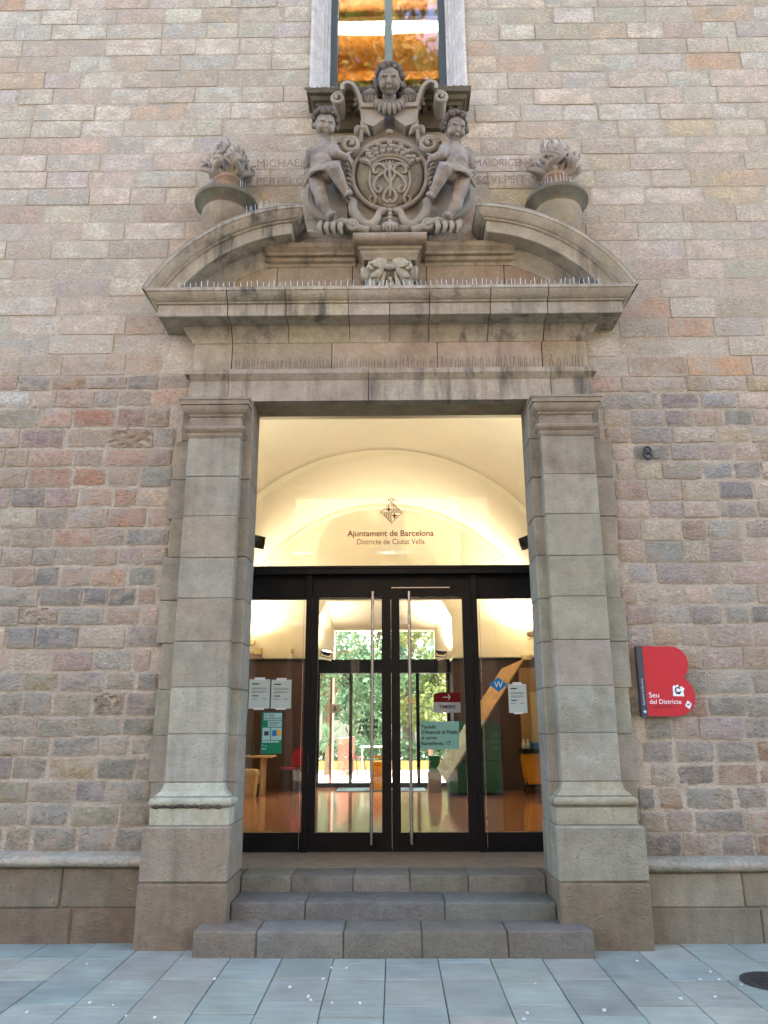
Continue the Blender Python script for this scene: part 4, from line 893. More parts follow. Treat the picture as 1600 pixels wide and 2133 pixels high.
# sill with dentils
mb = MB(); mb.col = pcol((128, 116, 106), 0.66, 0.45)
mb.usweep([(0.0, 7.60), (0.01, 7.63), (0.03, 7.66), (0.05, 7.70)], -0.73, 0.735, -0.06, 0.02); mb.build('sill_corbel', 'cornice', win, angle=30)
mb = MB(); mb.col = pcol((124, 112, 102), 0.64, 0.45)
mb.usweep([(0.0, 7.70), (0.0, 7.765), (0.06, 7.768), (0.07, 7.80), (0.10, 7.81), (0.115, 7.85), (0.15, 7.86), (0.155, 7.915)], -0.685, 0.695, -0.125, 0.02); mb.add([(-0.84, -0.28, 7.915), (0.85, -0.28, 7.915), (0.85, 0.36, 7.93), (-0.84, 0.36, 7.93)], [(0, 1, 2, 3)]); mb.build('sill', 'cornice', win, angle=30)
for i in range(17):
    x = -0.70 + i * 0.088
    mb = MB(); mb.box(x, x + 0.045, -0.175, -0.124, 7.705, 7.766, pcol((120, 108, 98), 0.62, 0.3)); mb.build('dentil', 'cornice', win)
mb = MB()   # broken edge of the sill
for i in range(22):
    x = -0.82 + i * 0.078 + pc.uniform(-0.02, 0.02); r = pc.uniform(0.015, 0.035); mb.ball((x, -0.27, 7.915), (r * 1.5, 0.02, r * 0.5), 4, C(92, 82, 74, 0.6) + (0.9,))
mb.build('sill_edge', 'carve', win, smooth=True)
M['frame'] = plain('dark_green_grey_frame', C(78, 84, 82), 0.5, 0, 0.4, 0.1); M['framel'] = plain('sage_frame', C(120, 132, 118), 0.5, 0, 0.4, 0.1)
for s in (-1, 1):
    mb = MB(); mb.box(s * 0.575, s * 0.655, 0.30, 0.40, 7.93, 11.6); mb.build('frame_stile', 'frame', win)
mb = MB(); mb.box(-0.036, 0.05, 0.29, 0.40, 7.93, 11.6); mb.build('meeting_stile', 'framel', win)
for xa, xb in ((-0.575, -0.036), (0.05, 0.575)):
    mb = MB(); mb.box(xa, xb, 0.30, 0.40, 7.93, 8.02); mb.build('bottom_rail', 'frame', win)
    mb = MB(); mb.box(xa - 0.005, xb + 0.005, 0.345, 0.351, 8.0, 11.6); mb.build('pane', 'glassd', win)
# the room behind it: timber ceiling and walls, tube lamps
M['timber'] = plain('orange_timber', C(196, 120, 44), 0.5, 0, 0.3, 0.2, 3.0)
rm = MB(); rm.box(-4, 4, 0.37, 6, 7.55, 7.6); rm.box(-4, 4, 5.9, 6, 7.6, 11.9); rm.box(-4.1, -4, 0.37, 6, 7.55, 11.9); rm.box(4, 4.1, 0.37, 6, 7.55, 11.9); rm.box(-4, 4, 0.37, 6, 11.85, 11.95); rm.build('upper_room', 'timber', kind='structure')
bmx = MB()
for i, yb in enumerate((1.2, 3.4, 4.6)):
    mb = MB(); mb.box(-3.9, 3.9, yb, yb + 0.16, 11.68, 11.849); tag(mb.build('ceiling_beam', 'timber'), ['orange timber beam nearest the upper window ceiling', 'orange timber beam behind the tube lamps upstairs', 'farthest orange timber beam in the upstairs room'][i], 'beam', 'ceiling beams upstairs')
M['tube'] = emit('fluorescent_tube', (1.0, 0.93, 0.80), 12.0)
for i, (xa, xb) in enumerate(((-0.98, -0.06), (0.06, 1.02))):
    t = empty('tube_lamp', ((xa + xb) / 2, 2.4, 11.62), ['lit fluorescent tube lamp behind the left upper pane', 'lit fluorescent tube lamp behind the right upper pane'][i], 'lamp')
    mb = MB(); mb.tube([(xa, 2.4, 11.62 + 0.02 * i), (xb, 2.4, 11.62 + 0.02 * i)], 0.055, 10); mb.build('tube', 'tube', t, smooth=True)
    mb = MB(); mb.box(xa - 0.02, xb + 0.02, 2.34, 2.46, 11.69, 11.78); mb.build('housing', 'white', t)

# ================================================================== LOBBY SHELL
def shell(name, mat, f):
    mb = MB(); f(mb); return mb.build(name, mat, kind='structure')
XM, RV, ZS = -0.15, 3.20, 2.95
def vault(mb):
    for r, y0, y1 in ((3.30, 1.62, 5.9), (3.20, 5.9, 9.02)):
        a = [math.pi * i / 48 for i in range(49)]
        mb.sweep([[(XM + r * math.cos(q), y, ZS + r * math.sin(q)) for q in a] for y in (y0, y1)], False, False)
    a = [math.pi * i / 48 for i in range(49)]
    mb.sweep([[(XM + r * math.cos(q), 5.9, ZS + r * math.sin(q)) for q in a] for r in (3.30, 3.20)], False, False)
v = shell('vault_ceiling', 'plaster', vault)
for p in v.data.polygons: p.use_smooth = True
v.data.set_sharp_from_angle(angle=R(30))
def ribs(mb):
    a = [math.pi * i / 48 for i in range(49)]
    mb.sweep([[(XM + r * math.cos(q), y, ZS + r * math.sin(q)) for q in a] for r, y in ((3.20, 8.90), (3.13, 8.90), (3.11, 8.94), (3.11, 9.0))], False, False)
shell('vault_rib', 'plaster', ribs)
def fw(mb):   # inner face of the front wall round the glazed screen
    mb.box(-6, -1.62, 0.36, 1.62, 0.0, 7.2); mb.box(1.62, 6, 0.36, 1.62, 0.0, 7.2); mb.box(-1.62, 1.62, 0.36, 1.62, 5.05, 7.2)
shell('embrasure_wall', 'plaster', fw)
def up(mb):
    mb.box(XM - 3.36, XM - 3.26, 1.62, 9.2, 2.93, 3.3)
# upper back wall with the splayed opening of the rear door
def bw(mb):
    n = 40; a = [math.pi * i / n for i in range(n + 1)]; arc = [(XM + 3.25 * math.cos(q), ZS + 3.25 * math.sin(q)) for q in a]
    o = [(1.20, 2.95), (1.20, 3.75), (1.02, 4.10), (-1.35, 4.10), (-1.52, 3.75), (-1.52, 2.95)]; i_ = [(0.90, 2.95), (0.90, 3.45), (0.90, 3.62), (-1.25, 3.62), (-1.25, 3.45), (-1.25, 2.95)]
    m_ = len(o)
    full = [(x, 9.0, z) for x, z in arc]; op = [(x, 9.0, z) for x, z in o]
    mb.add(full[:8] + [(1.20, 9.0, 2.95), (1.20, 9.0, 3.75)], [(0, 1, 2, 3, 4, 5, 6, 7, 9, 8)])
    mb.add(full[7:14] + [(1.20, 9.0, 3.75), (1.02, 9.0, 4.10)], [(0, 1, 2, 3, 4, 5, 6, 8, 7)])
    mb.add(full[13:28] + [(1.02, 9.0, 4.10), (-1.35, 9.0, 4.10)], [tuple(range(15)) + (16, 15)])
    mb.add(full[27:34] + [(-1.35, 9.0, 4.10), (-1.52, 9.0, 3.75)], [tuple(range(7)) + (8, 7)])
    mb.add(full[33:41] + [(-1.52, 9.0, 3.75), (-1.52, 9.0, 2.95)], [tuple(range(8)) + (9, 8)])
    mb.sweep([op, [(x, 9.85, z) for x, z in i_]], False, False)
    mb.box(-1.40, -1.25, 9.85, 10.2, 2.98, 3.80); mb.box(0.90, 1.05, 9.85, 10.2, 2.98, 3.80); mb.box(-1.25, 0.90, 9.85, 10.2, 3.62, 3.80)
shell('back_wall', 'plaster', bw)
def lowwall(mb):
    mb.box(XM - 3.4, XM - 3.2, 1.62, 9.1, 0.3, 2.93); mb.box(XM + 3.2, XM + 3.4, 1.62, 9.1, 0.3, 2.93)
    mb.box(XM - 3.3, -1.66, 9.0, 9.2, 0.3, 2.90); mb.box(1.28, XM + 3.3, 9.0, 9.2, 0.3, 2.90)
    mb.box(-1.66, -1.60, 9.0, 10.2, 0.3, 2.92); mb.box(1.20, 1.28, 9.0, 10.2, 0.3, 2.92)
shell('wainscot_wall', 'brown', lowwall)
def ledge(mb): mb.box(XM - 3.3, -1.60, 8.95, 9.02, 2.885, 2.925); mb.box(1.22, XM + 3.3, 8.95, 9.02, 2.885, 2.925)
shell('wall_ledge', 'black', ledge)
# building mass that keeps the street in shade
M['render_wall'] = plain('rear_render', C(206, 190, 164), 0.9, 0, 0.2, 0.08, 1.0)
def mass(mb):
    mb.box(-12, 12, 0.36, 10.2, 15.0, 15.3); mb.box(-12, -1.66, 10.2, 10.4, 0, 15); mb.box(1.28, 12, 10.2, 10.4, 0, 15); mb.box(-1.66, 1.28, 10.2, 10.4, 3.7, 15)
    mb.box(-12.2, -12, 0.1, 10.4, 0, 15.3); mb.box(12, 12.2, 0.1, 10.4, 0, 15.3)
shell('rear_building_mass', 'render_wall', mass)
# polished terracotta floor
m, nt, b = new_mat('polished_terracotta')
pos = N(nt, "ShaderNodeNewGeometry").outputs['Position']
n1 = noise(nt, pos, 1.2, 5); n2 = noise(nt, pos, 18, 4)
cc = mixc(nt, maprange(nt, n1, 0.3, 0.7, 0, 1), C(188, 124, 92), C(206, 146, 112)); cc = mixc(nt, maprange(nt, n2, 0.35, 0.7, 0, 0.35), cc, C(120, 70, 50))
br = nt.nodes.new("ShaderNodeTexBrick"); br.offset = 0; br.inputs['Scale'].default_value = 1; br.inputs['Brick Width'].default_value = 0.6; br.inputs['Row Height'].default_value = 0.6; br.inputs['Mortar Size'].default_value = 0.003
br.inputs['Color1'].default_value = (1, 1, 1, 1); br.inputs['Color2'].default_value = (0.94, 0.93, 0.92, 1); br.inputs['Mortar'].default_value = (0.7, 0.66, 0.62, 1); nt.links.new(pos, br.inputs['Vector'])
cc = mixc(nt, 1.0, cc, br.outputs[0], 'MULTIPLY'); nt.links.new(cc, b.inputs['Base Color'])
nt.links.new(maprange(nt, n2, 0.3, 0.7, 0.05, 0.16), b.inputs['Roughness']); b.inputs['Specular IOR Level'].default_value = 0.75
bn = N(nt, "ShaderNodeBump"); bn.inputs['Strength'].default_value = 0.06; bn.inputs['Distance'].default_value = 0.01; nt.links.new(noise(nt, pos, 3.5, 2), bn.inputs['Height']); nt.links.new(bn.outputs[0], b.inputs['Normal'])
M['floor'] = m
shell('lobby_floor', 'floor', lambda mb: mb.box(-3.5, 3.3, 1.72, 10.1, 0.2, 0.425))

# ================================================================== GLAZED ENTRANCE SCREEN (plane y = 1.5)
scr = empty('glazed_screen', (0, 1.5, 0.425), 'black steel entrance screen with glass side panels and transom', 'glass screen')
YD = 1.50
mb = MB(); mb.box(-1.62, 1.62, YD - 0.10, YD + 0.06, 3.185, 3.262); mb.box(-1.62, 1.62, YD - 0.115, YD - 0.10, 3.24, 3.268); mb.build('transom_beam', 'black', scr)
mb = MB(); mb.box(-1.62, 1.62, YD + 0.02, YD + 0.07, 2.93, 3.185); mb.build('header_panel', 'black', scr)
for s, xi in ((-1, -0.908), (1, 0.907)):
    mb = MB(); mb.box(xi, xi - s * 0.058, YD - 0.045, YD + 0.05, 0.424, 3.184); mb.build('mullion', 'black', scr)
    mb = MB(); mb.box(s * 1.62, xi, YD - 0.02, YD + 0.045, 0.424, 0.602); mb.build('side_kick_panel', 'black', scr)
    mb = MB(); mb.box(s * 1.62, s * 1.575, YD - 0.02, YD + 0.045, 0.602, 2.93); mb.build('side_stile', 'black', scr)
    mb = MB(); mb.box(s * 1.575, xi, YD + 0.008, YD + 0.016, 0.60, 2.932); mb.build('side_pane', 'glass', scr)
    mb = MB(); mb.box(xi - s * 0.012 + s * 0.03, xi - s * 0.012 + s * 0.036, YD - 0.049, YD - 0.045, 0.45, 2.9); mb.build('joint_strip', 'steel', scr)
mb = MB(); mb.box(-1.62, 1.62, YD + 0.0, YD + 0.008, 3.262, 5.05); tp_ = mb.build('transom_pane', 'glass', scr)
for i, s in enumerate((-1, 1)):
    dr = empty('glass_door', (s * 0.43 + 0.0, YD, 0.425), ['left leaf of the black framed glass double door', 'right leaf of the black framed glass double door'][i], 'door')
    xo, xi = s * 0.846, -0.0095 if s < 0 else -0.0065; g0, g1 = (-0.776, -0.106) if s < 0 else (0.082, 0.750)
    ga, gb = (g0, g1) if s < 0 else (g1, g0)
    mb = MB(); mb.box(xo, ga, YD - 0.03, YD + 0.03, 0.43, 3.02); mb.build('outer_stile', 'black', dr)
    mb = MB(); mb.box(gb, xi, YD - 0.03, YD + 0.03, 0.43, 3.02); mb.build('meeting_stile', 'black', dr)
    mb = MB(); mb.box(g0, g1, YD - 0.03, YD + 0.03, 2.955, 3.02); mb.build('top_rail', 'black', dr)
    mb = MB(); mb.box(g0, g1, YD - 0.03, YD + 0.03, 0.43, 0.602); mb.build('bottom_rail', 'black', dr)
    mb = MB(); mb.box(g0 - 0.01, g1 + 0.01, YD - 0.004, YD + 0.004, 0.60, 2.957); mb.build('pane', 'glass', dr)
    hx = -0.200 if s < 0 else 0.185
    mb = MB(); mb.tube([(hx - 0.012 if s < 0 else hx - 0.004, YD - 0.11, 0.50), (hx, YD - 0.11, 2.99)], 0.0165, 14); h = mb.build('pull_handle', 'steel', dr, angle=50)
    mb = MB()
    for z in (0.75, 2.75): mb.tube([(hx - 0.004, YD - 0.11, z), (hx - 0.004, YD - 0.02, z)], 0.010, 8)
    mb.build('handle_post', 'steel', h)
    # thin bright line above the leaf (door closer arm)
mb = MB(); mb.box(0.0, 0.62, YD - 0.05, YD - 0.03, 3.035, 3.045); mb.build('closer_rail', 'steel', scr)
# printed emblem and name on the transom glass
YG = YD - 0.002
def emblem(parent, cx, cz, w, h, y, dark, red, crown=True, rimw=0.93):
    """lozenge with cross quarters and pallets, small crown on top"""
    t = 0.035 * w
    mb = MB()
    rim = lambda f: [(cx + f * w / 2 * a, cz + f * h / 2 * b_) for a, b_ in ((0, 1), (1, 0), (0, -1), (-1, 0))]
    o, i_ = rim(1.0), rim(rimw)
    for k in range(4):
        p, q, r_, s_ = o[k], o[(k + 1) % 4], i_[(k + 1) % 4], i_[k]; mb.add([(p[0], y, p[1]), (q[0], y, q[1]), (r_[0], y, r_[1]), (s_[0], y, s_[1])], [(0, 1, 2, 3)])
    mb.box(cx - t * 0.25, cx + t * 0.25, y, y + 0.0005, cz - h * 0.44, cz + h * 0.44); mb.box(cx - w * 0.44, cx + w * 0.44, y, y + 0.0006, cz - t * 0.25, cz + t * 0.25)
    mb.build('emblem_outline', dark, parent)
    mb = MB()
    for sx, sz in ((-1, 1), (1, -1)):
        mb.box(cx + sx * w * 0.125 - t * 0.9, cx + sx * w * 0.125 + t * 0.9, y, y + 0.0004, cz + sz * h * 0.04, cz + sz * h * 0.28); mb.box(cx + sx * w * 0.03, cx + sx * w * 0.26, y, y + 0.0003, cz + sz * h * 0.15 - t * 0.9, cz + sz * h * 0.15 + t * 0.9)
    for sx, sz in ((1, 1), (-1, -1)):
        for k in range(4):
            xx = 0.05 + 0.085 * k; top = 0.46 - xx
            mb.box(cx + sx * w * xx, cx + sx * w * (xx + 0.04), y, y + 0.0004, cz + sz * h * 0.02, cz + sz * h * max(0.04, top))
    mb.build('emblem_charges', red, parent)
    if crown:
        mb = MB()
        for k in (-2, -1, 0, 1, 2):
            pts = [(cx + k * w * 0.085 + 0.055 * w * math.sin(a), y, cz + h * 0.60 + 0.055 * h * math.cos(a) - 0.012 * h * abs(k)) for a in [R(-150) + R(300) * q / 8 for q in range(9)]]; mb.tube(pts, 0.0022, 4)
        mb.tube([(cx - 0.17 * w, y, cz + h * 0.535), (cx, y, cz + h * 0.525), (cx + 0.17 * w, y, cz + h * 0.535)], 0.003, 4); mb.tube([(cx, y, cz + 0.66 * h), (cx, y, cz + 0.71 * h)], 0.002, 4)
        for a, b_ in ((-0.56, 0), (0.56, 0), (0, -0.56)): mb.ball((cx + a * w, y, cz + b_ * h), 0.004, 3)
        mb.build('emblem_crown', dark, parent)
lg = empty('transom_lettering', (0, YG, 3.53), 'dark red city emblem and lettering printed on the transom glass', 'lettering')
M['brownink'] = plain('brown_black_vinyl', C(84, 40, 30), 0.6, 0, 0.3, 0.05); M['redink'] = plain('red_brown_vinyl', C(128, 34, 26), 0.6, 0, 0.3, 0.05)
emblem(lg, 0.006, 3.888, 0.243, 0.25, YG, 'brownink', 'redink')
fit_text('lettering', 'Ajuntament de Barcelona', 'redink', lg, -0.482, 3.597, 0.088, 0.947, YG, bold=0.012)
fit_text('lettering', 'Districte de Ciutat Vella', 'redink', lg, -0.371, 3.527, 0.062, 0.736, YG)

# ------------------------------------------------------------------ notices on the glass
YN = YD - 0.001
def card(name, label, x0, x1, z0, z1, mat, y=YN, cat='notice', group=None):
    o = empty(name, ((x0 + x1) / 2, y, z0), label, cat, group); mb = MB(); mb.box(x0, x1, y - 0.0016, y, z0, z1); mb.build('sheet', mat, o); return o
def P15(px, py, Y=YD):
    d = _fw * F_PX + _r2 * (px - 800) + _u2 * (1066.5 - py); t = (Y - CAM.y) / d.y; return CAM + d * t
def notice(label, x0, x1, z0, z1):
    o = card('paper_notice', label, x0, x1, z0, z1, 'paper', YN, 'notice', 'printed notices on the side glass'); w, h = x1 - x0, z1 - z0; y = YN - 0.003
    mb = MB(); mb.box(x0 + 0.13 * w, x0 + 0.48 * w, y, y + 0.001, z0 + 0.82 * h, z0 + 0.86 * h); mb.box(x0 + 0.15 * w, x0 + 0.45 * w, y, y + 0.001, z0 + 0.415 * h, z0 + 0.45 * h); mb.build('heading', 'ink', o)
    mb = MB()
    for k, (zz, a, b_) in enumerate(((0.70, 0.12, 0.88), (0.675, 0.12, 0.84), (0.65, 0.12, 0.86), (0.585, 0.15, 0.80), (0.56, 0.12, 0.88), (0.535, 0.12, 0.7), (0.33, 0.12, 0.36), (0.31, 0.12, 0.4), (0.33, 0.62, 0.86), (0.31, 0.66, 0.84))): mb.box(x0 + a * w, x0 + b_ * w, y, y + 0.001, z0 + zz * h, z0 + (zz + 0.012) * h)
    mb.build('print', 'grey_ink', o)
    mb = MB(); mb.box(x0 + 0.25 * w, x0 + 0.75 * w, YN - 0.004, YN - 0.002, z1 - 0.01, z1 + 0.018); mb.box(x0 + 0.25 * w, x0 + 0.75 * w, YN - 0.004, YN - 0.002, z0 - 0.012, z0 + 0.008); mb.build('tape', 'white', o)
def rect15(xa, ya, xb, yb):
    a, b_ = P15(xa, ya), P15(xb, yb); return a.x, b_.x, b_.z, a.z
notice('leftmost printed paper notice taped to the left glass', *rect15(520, 1415, 561, 1476)); notice('printed paper notice left of the black door mullion', *rect15(566, 1416, 606, 1476)); notice('printed paper notice on the right side glass', *rect15(1058, 1425, 1099, 1485))
# recycling poster
x0, x1, z0, z1 = rect15(546, 1483, 586.5, 1570); w, h = x1 - x0, z1 - z0
po = card('recycling_poster', 'green recycling poster with pale panels and a smiling face', x0, x1, z0, z1, 'green', YN, 'poster'); y = YN - 0.003
M['mint'] = plain('mint_print', C(168, 206, 204), 0.7, 0, 0.2, 0.04)
mb = MB()
for a, b_, c_, d_ in ((0.10, 0.96, 0.80, 0.97), (0.30, 0.96, 0.64, 0.785), (0.06, 0.43, 0.32, 0.62), (0.47, 0.97, 0.32, 0.62), (0.06, 0.86, 0.265, 0.305)): mb.box(x0 + a * w, x0 + b_ * w, y, y + 0.001, z0 + c_ * h, z0 + d_ * h)
mb.build('panel', 'mint', po)
fit_text('lettering', 'A casa', 'ink', po, x0 + 0.14 * w, z0 + 0.895 * h, None, 0.46 * w, y - 0.001); fit_text('lettering', 'reciclem bé', 'ink', po, x0 + 0.13 * w, z0 + 0.82 * h, None, 0.80 * w, y - 0.001)
mb = MB(); mb.box(x0 + 0.14 * w, x0 + 0.36 * w, y - 0.001, y, z0 + 0.43 * h, z0 + 0.535 * h); mb.build('bucket_picture', 'navy', po)
mb = MB(); mb.box(x0 + 0.52 * w, x0 + 0.74 * w, y - 0.001, y, z0 + 0.42 * h, z0 + 0.56 * h); mb.build('bin_picture', 'blue', po)
mb = MB(); mb.box(x0 + 0.745 * w, x0 + 0.93 * w, y - 0.001, y, z0 + 0.43 * h, z0 + 0.56 * h); mb.build('bin_picture', 'yellow', po)
mb = MB()
for k in range(3): mb.box(x0 + 0.34 * w, x0 + (0.9 - 0.07 * k) * w, y - 0.001, y, z0 + (0.745 - 0.035 * k) * h, z0 + (0.755 - 0.035 * k) * h)
mb.build('small_print', 'ink', po)
mb = MB(); cx, cz = x0 + 0.16 * w, z0 + 0.16 * h
mb.tube([(cx + 0.105 * w * math.cos(a), y, cz + 0.105 * w * math.sin(a)) for a in [R(200) + R(140) * k / 10 for k in range(11)]], 0.0045, 5)
for q in (-1, 1): mb.tube([(cx + q * 0.07 * w + 0.03 * w * math.cos(a), y, cz + 0.06 * w + 0.03 * w * math.sin(a) * q * -1) for a in [R(0) + R(180) * k / 6 for k in range(7)]], 0.0035, 5)
mb.build('smile', 'mint', po)
# TIMBRE sign, counter sign, W lozenge
x0, x1, z0, z1 = rect15(903, 1442, 960, 1484.5); w, h = x1 - x0, z1 - z0
ti = empty('bell_sign', ((x0 + x1) / 2, YN, z0), 'red and pale sign with an arrow and the word TIMBRE', 'sign'); mb = MB(); mb.box(x0, x1, YN - 0.002, YN, z0, z0 + 0.52 * h); mb.build('sheet', 'lilac', ti)
mb = MB(); mb.plate([(x0, z0 + 0.52 * h), (x1, z0 + 0.50 * h), (x1, z1 - 0.005), (x0 + 0.3 * w, z1), (x0, z1 - 0.10 * h)], YN - 0.003, YN - 0.0005); mb.build('red_panel', 'red', ti)
mb = MB(); ya = z0 + 0.755 * h; mb.box(x0 + 0.35 * w, x0 + 0.62 * w, YN - 0.004, YN - 0.003, ya - 0.003, ya + 0.003); mb.tube([(x0 + 0.54 * w, YN - 0.004, ya + 0.03), (x0 + 0.62 * w, YN - 0.004, ya), (x0 + 0.54 * w, YN - 0.004, ya - 0.03)], 0.004, 4); mb.build('arrow', 'white', ti)
fit_text('lettering', 'TIMBRE', 'ink', ti, x0 + 0.19 * w, z0 + 0.20 * h, 0.17 * h, 0.62 * w, YN - 0.004, bold=0.02)
x0, x1, z0, z1 = rect15(875, 1503, 957.5, 1561); w, h = x1 - x0, z1 - z0
ta = card('counter_sign', 'pale green sign giving the public counter address', x0, x1, z0, z1, 'aqua', YN - 0.0025, 'sign')
for k, (tx, ww) in enumerate((('Taulells', 0.38), ("d'Atenció al Públic", 0.95), ('al carrer', 0.42), ('Ramelleres, 17', 0.75))): fit_text('lettering', tx, 'ink', ta, x0 + 0.025 * w, z0 + (0.745 - 0.195 * k) * h - (0.03 * h if k == 3 else 0), None, ww * w, YN - 0.006, bold=0.018)
p = P15(1038, 1426); a_ = 0.082
wl = empty('w_sticker', (p.x, YN, p.z - a_), 'blue lozenge sticker with a white letter W', 'sticker'); mb = MB(); mb.plate([(p.x - 0.095, p.z), (p.x, p.z - 0.075), (p.x + 0.095, p.z), (p.x, p.z + 0.075)], YN - 0.002, YN); mb.build('sheet', 'blue', wl)
fit_text('lettering', 'W', 'white', wl, p.x - 0.042, p.z - 0.03, 0.062, 0.088, YN - 0.003)

# ================================================================== LOBBY CONTENTS
F = 0.425
fd = empty('rear_glass_door', (-0.2, 9.95, F), 'black framed rear glass doors opening to the garden terrace', 'door')
mb = MB(); mb.box(-1.60, 1.20, 9.72, 10.02, 2.70, 2.98); mb.build('header_beam', 'black', fd)
for x in (-1.57, -0.88, -0.18, 0.52, 1.16):
    mb = MB(); mb.box(x - 0.035, x + 0.035, 9.92, 9.98, F, 2.70); mb.build('stile', 'black', fd)
for xa, xb in ((-1.535, -0.915), (-0.845, -0.215), (-0.145, 0.485), (0.555, 1.125)):
    mb = MB(); mb.box(xa, xb, 9.92, 9.98, F, F + 0.09); mb.build('bottom_rail', 'black', fd)
    mb = MB(); mb.box(xa - 0.01, xb + 0.01, 9.947, 9.953, F + 0.08, 2.701); mb.build('pane', 'glass', fd)
mb = MB(); mb.box(-1.25, 0.90, 9.947, 9.953, 2.98, 3.63); mb.build('transom_pane', 'glass', fd)
for i, px in enumerate((718, 908)):
    p = P15(px, 1418, 9.94); o = empty('emblem_sticker', (p.x, 9.94, p.z), ['dark lozenge emblem on the rear door, left of the pull handles', 'dark lozenge emblem on the rear door, above the TIMBRE sign'][i], 'sticker'); emblem(o, p.x, p.z, 0.27, 0.29, 9.938, 'ink', 'darkred', False, 0.84)
vl = empty('mirrored_lettering', (-0.5, 9.94, 1.3), 'bold black lettering on the rear glass seen reversed', 'lettering')
a, b_ = P15(747.5, 1500, 9.94), P15(787, 1500, 9.94)
for tx, y0, y1, xl in (('NI UNA', 1506, 1497, 0.0), ('MENYS', 1519, 1510, 0.0), ('ENS VOLEM', 1529, 1522, -0.02), ('VIVES', 1537, 1530, 0.19)):
    z0_, z1_ = P15(765, y0, 9.94).z, P15(765, y1, 9.94).z; fit_text('lettering', tx, 'ink', vl, b_.x, z0_, z1_ - z0_, (b_.x - a.x - xl), 9.938, mirror=True, bold=0.035)
p = P15(698, 1476, 9.94); o = card('white_door_sticker', 'small white square sticker with a dark pictogram on the rear door', p.x - 0.085, p.x + 0.085, p.z - 0.09, p.z + 0.09, 'white', 9.94, 'sticker')
mb = MB(); mb.tube([(p.x + 0.0 + 0.025 * math.cos(q), 9.936, p.z - 0.02 + 0.025 * math.sin(q)) for q in [6.28 * k / 10 for k in range(11)]], 0.010, 5); mb.box(p.x - 0.004, p.x + 0.014, 9.935, 9.937, p.z, p.z + 0.05); mb.build('pictogram', 'ink', o)
p = P15(858, 1460, 9.94); ys = empty('yellow_ring_sticker', (p.x, 9.94, p.z), 'yellow ring shaped sticker on the rear glass', 'sticker')
for k in (-1, 0, 1):
    mb = MB(); mb.tube([(p.x + k * 0.09 + 0.04 * math.cos(q), 9.936, p.z + 0.04 * math.sin(q)) for q in [6.28 * j / 12 for j in range(13)]], 0.010, 5); mb.build('ring', 'yellow', ys)
mb = MB(); mb.box(-1.10, 0.62, 8.85, 9.72, F + 0.001, F + 0.012); tag(mb.build('door_mat', 'leafmat'), 'flat blue-grey door mat inside the rear glass doors', 'mat')

# desk with bottle, bin and chair on the left
dk = empty('reception_desk', (-2.75, 8.2, F), 'pale laminate desk beside the left lobby wall', 'desk')
mb = MB(); mb.cbox(-3.30, -2.22, 7.95, 8.62, 1.075, 1.105, 0.006, 0, None); mb.build('desktop', 'deskwood', dk)
for x in (-2.50, -2.27): pass
mb = MB(); mb.box(-2.42, -2.39, 8.0, 8.58, F, 1.075); mb.build('panel_leg', 'deskwood', dk)
mb = MB(); mb.box(-3.25, -2.45, 8.5, 8.53, 0.6, 1.074); mb.build('modesty_panel', 'deskwood', dk)
mb = MB(); mb.box(-3.26, -3.23, 8.0, 8.58, F, 1.075); mb.build('panel_leg', 'deskwood', dk)
mb = MB(); mb.lathe([(0.038, 1.106), (0.04, 1.12), (0.04, 1.26), (0.03, 1.31), (0.014, 1.35), (0.014, 1.39), (0.017, 1.40), (0.015, 1.405)], (-2.62, 8.3, 0), 14); M['bottle'] = plain('green_bottle_glass', C(70, 84, 70), 0.12, 0, 0.6, 0.05); tag(mb.build('bottle', 'bottle', smooth=True), 'slim dark glass bottle standing on the desk', 'bottle')
bn_ = empty('waste_bin', (-2.62, 7.75, F), 'beige plastic swing-lid bin in front of the desk', 'bin')
mb = MB(); mb.sweep([[(-2.62 + a * w_, 7.75 + b_ * w_ * 0.8, z) for a, b_ in ((-1, -1), (1, -1), (1, 1), (-1, 1))] for z, w_ in ((F, 0.165), (F + 0.02, 0.17), (0.79, 0.20))]); mb.build('body', 'beige', bn_)
mb = MB(); mb.sweep([[(-2.62 + a * w_, 7.75 + b_ * w_ * 0.8, z) for a, b_ in ((-1, -1), (1, -1), (1, 1), (-1, 1))] for z, w_ in ((0.785, 0.215), (0.84, 0.215), (0.885, 0.185), (0.895, 0.12))]); mb.build('lid', 'beige', bn_, angle=40)
def chair(name, x, y, z, rot, label, mat='chairred', s=1.0):
    root = empty(name, (x, y, z), label, 'chair'); rm_ = Matrix.Rotation(rot, 3, 'Z')
    T = lambda p: tuple(rm_ @ (Vector(p) * s) + Vector((x, y, z)))
    mb = MB(); rows = []
    for i in range(7):
        t = i / 6 * 2 - 1; rows.append([T((0.21 * u * math.sqrt(max(0.05, 1 - 0.35 * t * t)), 0.20 * t, 0.44 + 0.02 * u * u)) for u in (-1, -0.5, 0, 0.5, 1)])
    mb.sweep(rows, False, False); mb.sweep([[(a, b_, c - 0.025) for a, b_, c in r_] for r_ in rows], False, False); mb.build('seat', mat, root, smooth=True)
    mb = MB(); rows = []
    for i in range(8):
        t = i / 7; wv = 0.22 * math.sqrt(max(0.02, 1 - max(0, (t - 0.35) / 0.65) ** 2.2)); rows.append([T((wv * u, 0.19 + 0.06 * t + 0.03 * (1 - u * u), 0.47 + 0.36 * t)) for u in (-1, -0.5, 0, 0.5, 1)])
    mb.sweep(rows, False, False); mb.build('backrest', mat, root, smooth=True)
    for sx in (-1, 1):
        for sy in (-1, 1):
            mb = MB(); mb.tube([T((sx * 0.17, sy * 0.16, 0.43)), T((sx * 0.22, sy * 0.23, 0.0))], 0.011, 6); mb.build('leg', 'black', root)
    return root
